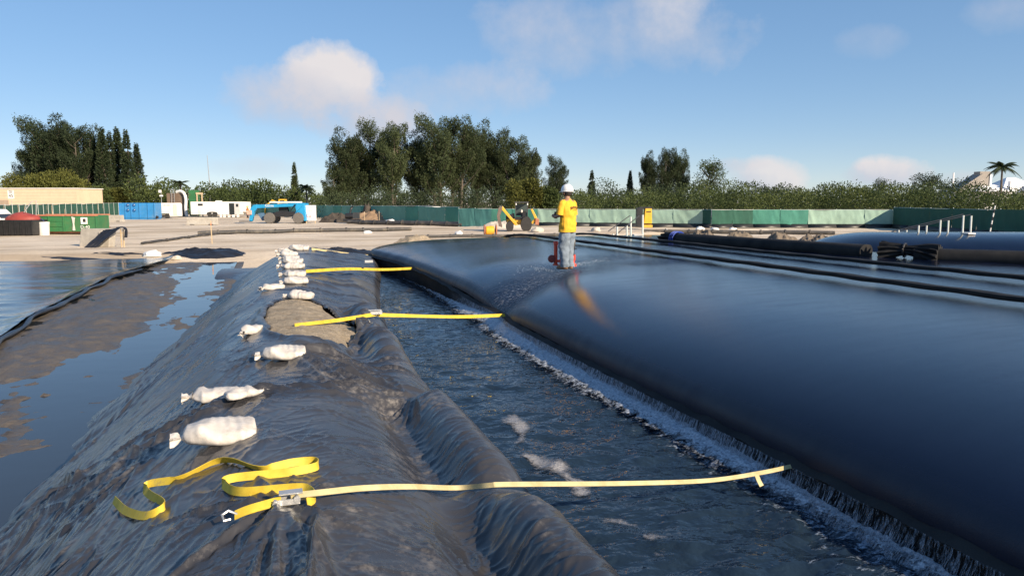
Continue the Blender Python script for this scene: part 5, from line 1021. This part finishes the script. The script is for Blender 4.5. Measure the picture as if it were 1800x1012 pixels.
hip(t,-4.5,3,-2.5,4,4.3,5.6,2.5); hip(t,1.8,9,0,7,5.0,7.0,2.8); hip(t,4.5,8,-3,3,4.0,5.4,1.2); mb=MB(); mb.box((2.2,-1.5,5.2),(.75,.75,1.9)); mb.build('white_chimney',HW,t)
mb=MB(); mb.box((-1.5,-.02,3.2),(1.2,.05,1.2)); mb.build('window',GLASS,t); mb=MB(); mb.box((4.8,-.02,3.2),(1.2,.05,1.2)); mb.build('window',GLASS,t)
t=T('mast','thin tall radio mast above the trees at left','mast',369,185); mb=MB(); mb.tube([(0,0,0),(.1,0,7),(-.15,0,13)],[.12,.10,.06],6); mb.build('pole',STEEL,t)
t=T('mast','white slender mast behind the mangroves at right','mast',1673,210); mb=MB(); mb.cyl((0,0,0),(0,0,9.4),.22,.18,8); mb.build('pole',HW,t)
# ================================================================== VEGETATION
def leafquads(P,Dn,L,Wd,rng,jit=.6):
    """one small quad per point: long axis along Dn with jitter"""
    n=len(P); d=Dn+rng.normal(0,jit,(n,3)); d/=np.linalg.norm(d,axis=1)[:,None]+1e-9
    a=rng.normal(0,1,(n,3)); s=np.cross(d,a); s/=np.linalg.norm(s,axis=1)[:,None]+1e-9
    L=L*rng.uniform(.6,1.3,(n,1)); Wd=Wd*rng.uniform(.6,1.3,(n,1))
    V=np.stack([P-s*Wd*.35,P+d*L*.5-s*Wd*.5,P+d*L,P+d*L*.45+s*Wd*.5],1).reshape(-1,3); return V,np.arange(n*4).reshape(-1,4)
def casuarina_mesh(seed,h,w,style='plume',nleaf=9000,leaf=.34,base=.18):
    rng=np.random.default_rng(seed); lead=[]; tr=MB()
    nst=1 if style=='spire' else (3 if style=='plume' else 2)
    stems=[]
    for k in range(nst):
        bx,by=(rng.uniform(-.12,.12,2)*w) if nst>1 else (0,0); tx,ty=(rng.uniform(-.28,.28,2)*w) if nst>1 else (0,0)
        top=h*(rng.uniform(.72,.92)); P=[Vector((bx+(tx-bx)*t**1.3+.15*math.sin(5*t+k),by+(ty-by)*t**1.3,top*t)) for t in np.linspace(0,1,9)]; stems.append(P); r0=.020*h*(.8 if nst>1 else 1); tr.tube(P,[r0*(1-t)**.8+.03 for t in np.linspace(0,1,9)],7)
    plumes=[]
    if style=='spire': plumes.append((Vector((0,0,base*h)),Vector((0,0,h)),-w*.36,1.0))
    nb=46 if style=='plume' else 30
    for k in range(nb):
        P=stems[k%nst]; t=rng.uniform(base+.04,.98); i=min(int(t*8),7); o=P[i].lerp(P[i+1],t*8-i); az=rng.uniform(0,2*math.pi)
        if style=='spire': rad=w*.42*(1-t)**.8*rng.uniform(.7,1.05)+.1; rise=rng.uniform(.5,1.2)*rad; thick=.11*w*(1-t*.75)
        else:
            env=math.sqrt(max(0,1-((t-.42)/.62)**2)); rad=w*.5*env*rng.uniform(.45,1.0); rise=rng.uniform(.16,.30)*h*(.5+.5*env)*(1.1-.5*t); thick=.13*w*rng.uniform(.75,1.25)
        e=o+Vector((math.cos(az)*rad,math.sin(az)*rad,rise)); e.z=min(e.z,h*rng.uniform(.93,1.02)); mid=o.lerp(e,.5)-Vector((0,0,.08*rise)); tr.tube([o,mid,e],[.05+.003*h,.05,.02],5); plumes.append((o.lerp(e,.25),e+Vector((0,0,.06*h)),thick,1.))
    wt=np.array([(b-a).length*abs(th) for a,b,th,_ in plumes]); wt/=wt.sum(); cnt=rng.multinomial(nleaf,wt); PP=[];DD=[]
    for (a,b,th,_),c in zip(plumes,cnt):
        t=rng.beta(1.3,1.2,c); r=(th*(np.sin(np.clip(t,0.03,1)*math.pi)**.6*.9+.12) if th>0 else -th*((1-t)**.75+.03))*np.sqrt(rng.random(c)); th=abs(th); an=rng.uniform(0,2*math.pi,c)
        A_=np.array(a);B_=np.array(b); p=A_+(B_-A_)*t[:,None]+np.stack([r*np.cos(an),r*np.sin(an),rng.normal(0,.25,c)*th],1)
        cl=(fbm(p[:,0]*.9+seed,p[:,2]*.9+p[:,1]*.6,2,seed)>(.24 if style!='spire' else .2)); p=p[cl]; d=np.stack([np.cos(an),np.sin(an),np.full(c,.75)],1)[cl]; PP.append(p);DD.append(d)
    V,Q=leafquads(np.concatenate(PP),np.concatenate(DD),leaf,leaf*.42,rng,.5); return quads('crown',V,Q),tr.mesh('trunk',True)
PROTO={}
def ctree(kind,label,px,d,h,wd=1.,rz=0,mat=CAS,group=None,name='casuarina_tree',wscale=None):
    if kind not in PROTO:
        PROTO[kind]={'a':lambda:casuarina_mesh(3,18,9,'plume',34000,.35,.0),'b':lambda:casuarina_mesh(8,18,9,'plume',34000,.35,.02),'c':lambda:casuarina_mesh(15,18,10,'plume',34000,.35,.03),'s':lambda:casuarina_mesh(21,14,4.2,'spire',6500,.36,.04),'t':lambda:casuarina_mesh(26,14,3.6,'spire',6000,.36,.04),'w':lambda:casuarina_mesh(33,10,6,'wispy',2600,.32,.3)}[kind]()
    cr,tr=PROTO[kind]; H={'a':18,'b':18,'c':18,'s':14,'t':14,'w':10}[kind]; p=onground(px,d,-.1); t=thing(name,label,'tree',p,rz,group); s=h/H; wd*=1.16 if kind in 'abc' else 1.; t.scale=(s*wd,s*wd,s)
    m=cr
    c=bpy.data.objects.new('crown',m); C.objects.link(c); c.parent=t
    if not m.materials: m.materials.append(mat)
    c.material_slots[0].link='OBJECT'; c.material_slots[0].material=mat
    link('trunk',tr,BARK,t); return t
def topz(py,d): return ZC+(YH-py)/F*d
def TT(kind,label,px,d,ptop,wd=1.,rz=0,mat=CAS,group=None,name='casuarina_tree'): return ctree(kind,label,px,d,topz(ptop,d)-.3,wd,rz,mat,group,name)
G='casuarina trees behind the site'
# left clump
TT('c','broad billowing casuarina at the left end of the left clump',92,178,238,1.02,.4,DKL,G); TT('a','tallest rounded casuarina of the left clump',118,176,229,.9,1.3,DKL,G); TT('b','casuarina just right of the tallest one in the left clump',147,172,240,.8,2.2,DKL,G); TT('c','lower leaning casuarina at the far left side of the left clump',66,182,262,.75,3.3,DKL,G)
for k,(px,top,lab) in enumerate(((186,247,'leftmost pointed spire of the left clump'),(199,252,'slim spire second in the left clump'),(212,246,'tall spire in the middle of the left clump spires'),(228,249,'thick spire fourth in the left clump'),(245,268,'short spire at the right end of the left clump'),(168,255,'spire half hidden behind the left clump crowns'))): TT('st'[k%2],lab,px,168+3*(k%3),top,1.25,k*1.1,DKL,G)
# centre
TT('a','leftmost open crowned casuarina of the centre group',618,128,232,.92,.3,CAS,G); TT('b','low spreading casuarina limb tree at the left foot of the centre group',592,126,300,1.05,2.0,CAS,G); TT('c','second casuarina of the centre group',650,132,226,.86,1.7,CAS,G); TT('b','casuarina left of the gap in the centre group',688,127,221,.80,2.9,CAS,G)
TT('a','casuarina right of the gap in the centre group',737,130,236,.80,.9,CAS,G); TT('c','tall casuarina with yellowish lower crown in the middle',772,127,214,.86,.2,CAS,G); TT('b','tallest casuarina of the whole centre group',806,129,211,.84,1.2,CAS,G); TT('a','casuarina right beside the tallest centre one',836,133,216,.72,2.6,CAS,G); TT('c','dark casuarina fourth from the right in the centre group',866,134,236,.82,3.7,CAS,G); TT('b','rounded casuarina third from the right in the centre group',900,131,241,.86,4.4,CAS,G); TT('a','rightmost sloping casuarina of the centre group',930,133,258,.75,5.0,CAS,G); TT('c','smaller casuarina behind the worker\'s helmet',978,140,280,.72,.8,DKL,G); TT('t','small dark spire right of the worker',1040,150,303,1.5,1.1,DKL,G)
# right emergents
for a in (('s','leftmost dark spire of the right tree group',1107,130,304,1.2,.2),('a','feathery dark tree left in the right tree group',1140,128,270,.62,1.1),('b','tallest feathery tree of the right tree group',1168,130,264,.60,2.2),('a','feathery tree right beside the tallest right one',1192,131,267,.58,3.1)): TT(a[0],a[1],a[2],a[3],a[4],a[5],a[6],DKL,G)
TT('w','open wispy tree at the right end of the right tree group',1238,128,280,1.1,.5,MANG,None,'wispy_tree'); TT('t','thin pointed pine with a narrow tip left of the centre group',519,160,292,1.25,.4,MANG,None,'pine_tree')
TT('w','flat topped umbrella tree above the mangroves at right',1625,122,308,1.25,1.5,DKL,None,'umbrella_tree'); TT('w','small dark round topped tree above the mangroves',1547,128,315,.7,2.,DKL,None,'round_tree'); TT('w','sparse small tree poking above the mangroves',1350,125,328,.9,2.6,DKL,None,'sparse_tree')
# palms
def palm(label,px,d,ptop,R_,seed):
    rng=np.random.default_rng(seed); h=topz(ptop,d); p=onground(px,d,-.1); t=thing('palm_tree',label,'palm',p); mb=MB(); mb.tube([(0,0,0),(.15,0,h*.5),(.05,0,h-.4)],[.24,.18,.13],8); mb.build('trunk',BARK,t)
    for k in range(17):
        az=2*math.pi*k/17+rng.uniform(-.15,.15); up=rng.uniform(-.1,1.); P=[];
        for s in np.linspace(0,1,12): P.append(Vector((math.cos(az)*R_*s*(1-.18*up),math.sin(az)*R_*s*(1-.18*up),h-.4+R_*(.75*up*s-.85*s*s*(.55+.25*(1-up))))))
        V=[];Fc=[]
        for i in range(1,12):
            tn=(P[i]-P[i-1]).normalized(); sd=tn.cross(Vector((0,0,1))).normalized(); ln=R_*.26*math.sin(math.pi*min(1,.12+i/12.5))
            for q in range(3):
                o=P[i-1].lerp(P[i],q/3)
                for s in(-1,1): b=len(V); V+=[o,o+tn*.10*R_*.5,o+sd*s*ln+tn*.12-Vector((0,0,ln*.45))]; Fc.append((b,b+1,b+2))
        m=MB().add(V,Fc); m.tube(P,[.035]*12,4); m.build('frond',DKL,t,False)
palm('tall palm in front of the white roofed house',1757,150,303,2.9,3); palm('small palm right of the pointed pine',538,150,330,2.2,5); palm('bushy palm beside the plant at left',318,150,324,2.0,7)
# thickets: leaves spread through many overlapping lumps, one continuous mass
def thicket(name,label,lumps,mat,leaf,seed,per=330):
    rng=np.random.default_rng(seed); PP=[];DD=[]
    for (c,r,hz) in lumps:
        n=int(per*(r/2.)**1.6); u=rng.normal(0,1,(n,3)); u/=np.linalg.norm(u,axis=1)[:,None]; rad=rng.uniform(.62,1.08,(n,1))*(1+.28*(fbm(u[:,0]*2+c[0],u[:,1]*2+u[:,2]*2+c[1],2,seed)-.5))[:,None]
        p=u*rad*np.array([r,r,hz])+np.array(c); ok=p[:,2]>.2; PP.append(p[ok]); DD.append(u[ok]+np.array([0,0,.5]))
    V,Q=leafquads(np.concatenate(PP),np.concatenate(DD),leaf,leaf*.6,rng,.6); return tag(link(name,quads(name,V,Q),mat),label,'thicket',kind='stuff')
def band(px0,px1,step,d0,d1,tops,seed,rmin=1.5,rmax=2.6):
    rng=random.Random(seed); out=[]; px=px0
    while px<px1:
        d=rng.uniform(d0,d1); tp=np.interp(px,*tops)+rng.uniform(-7,13)-(9 if rng.random()<.12 else 0); z=topz(tp,d); r=rng.uniform(rmin,rmax); p=onground(px,d)
        zz=z-r*.9
        while zz>-.5: out.append(((p.x+rng.uniform(-1,1),p.y+rng.uniform(-1,1),zz),r,r*rng.uniform(.8,1.05))); zz-=r*1.3
        px+=step*rng.uniform(.6,1.4)
    return out
tops=([870,960,1060,1150,1250,1330,1420,1500,1560,1650,1700,1760,1860,2100],[352,345,340,335,332,334,333,331,333,330,338,344,345,345])
thicket('mangrove_thicket','continuous green mangrove thicket behind the fence at right',band(985,2150,11,90,104,tops,1),MANG,.24,61,620)
thicket('mangrove_thicket','taller darker back row of the mangrove thicket',band(1030,2150,15,108,122,(tops[0],[t-8 for t in tops[1]]),2,1.8,3.),DKL,.28,62,520)
thicket('shrub_understorey','dark shrub undergrowth below the centre casuarinas',band(560,990,12,112,122,([560,640,700,760,860,990],[342,332,338,330,332,340]),3,1.4,2.6),DKL,.26,63,520)
thicket('shrub_belt','mixed green shrub belt behind the trailer and telehandler',band(250,600,12,155,170,([250,290,330,380,440,500,560,600],[322,318,338,330,323,334,338,346]),4,2.,3.4),MANG,.48,64,300)
thicket('shrub_belt','dark tree belt far behind the trailer',band(380,480,12,180,190,([380,430,480],[326,322,334]),5,2.4,3.6),DKL,.5,65,300)
thicket('far_woods','low far woods along the horizon',band(-120,2000,16,230,270,([-120,2000],[343,343]),6,3.,4.5),DKL,.8,66,160)
def bush(label,px,d,tops_,wpx,mat,seed,name='bush'):
    h=topz(tops_,d); w=wpx/F*d/2; p=onground(px,d); rng=random.Random(seed); t=thing(name,label,'bush',p); tr=MB(); L=[]
    for k in range(16):
        a=rng.uniform(0,6.28); q=rng.uniform(.1,.85); e=(math.cos(a)*w*q,math.sin(a)*w*q,h*rng.uniform(.45,.86)); tr.tube([(math.cos(a)*.3,math.sin(a)*.3,0),(e[0]*.5,e[1]*.5,e[2]*.55),e],[.07,.05,.02],5); L.append((e,w*.38,h*.20))
    rg2=np.random.default_rng(seed); PP=[];DD=[]
    for c,r,hz in L:
        n=420; u=rg2.normal(0,1,(n,3)); u/=np.linalg.norm(u,axis=1)[:,None]; PP.append(u*rg2.uniform(.4,1.1,(n,1))*np.array([r,r,hz])+np.array(c)); DD.append(u+np.array([0,0,.5]))
    V,Q=leafquads(np.concatenate(PP),np.concatenate(DD),.34,.2,rg2,.6); link('crown',quads('crown',V,Q),mat,t); tr.build('stems',BARK,t); return t
bush('bright yellow green bush at the right foot of the centre casuarinas',915,100,322,74,OLIVE,5); bush('yellow green bush just left of the worker\'s helmet',962,102,336,50,MANG,6)
for k,(px,top,w,lab) in enumerate(((40,318,60,'olive bush behind the left end of the tan building'),(85,312,66,'olive bush behind the middle of the tan building'),(128,322,56,'olive bush at the right end of the tan building'),(175,333,50,'low olive shrub under the left spires'),(210,338,40,'small olive shrub behind the blue tank'))): bush(lab,px,162,top,w,OLIVE if k!=3 else MANG,11+k)
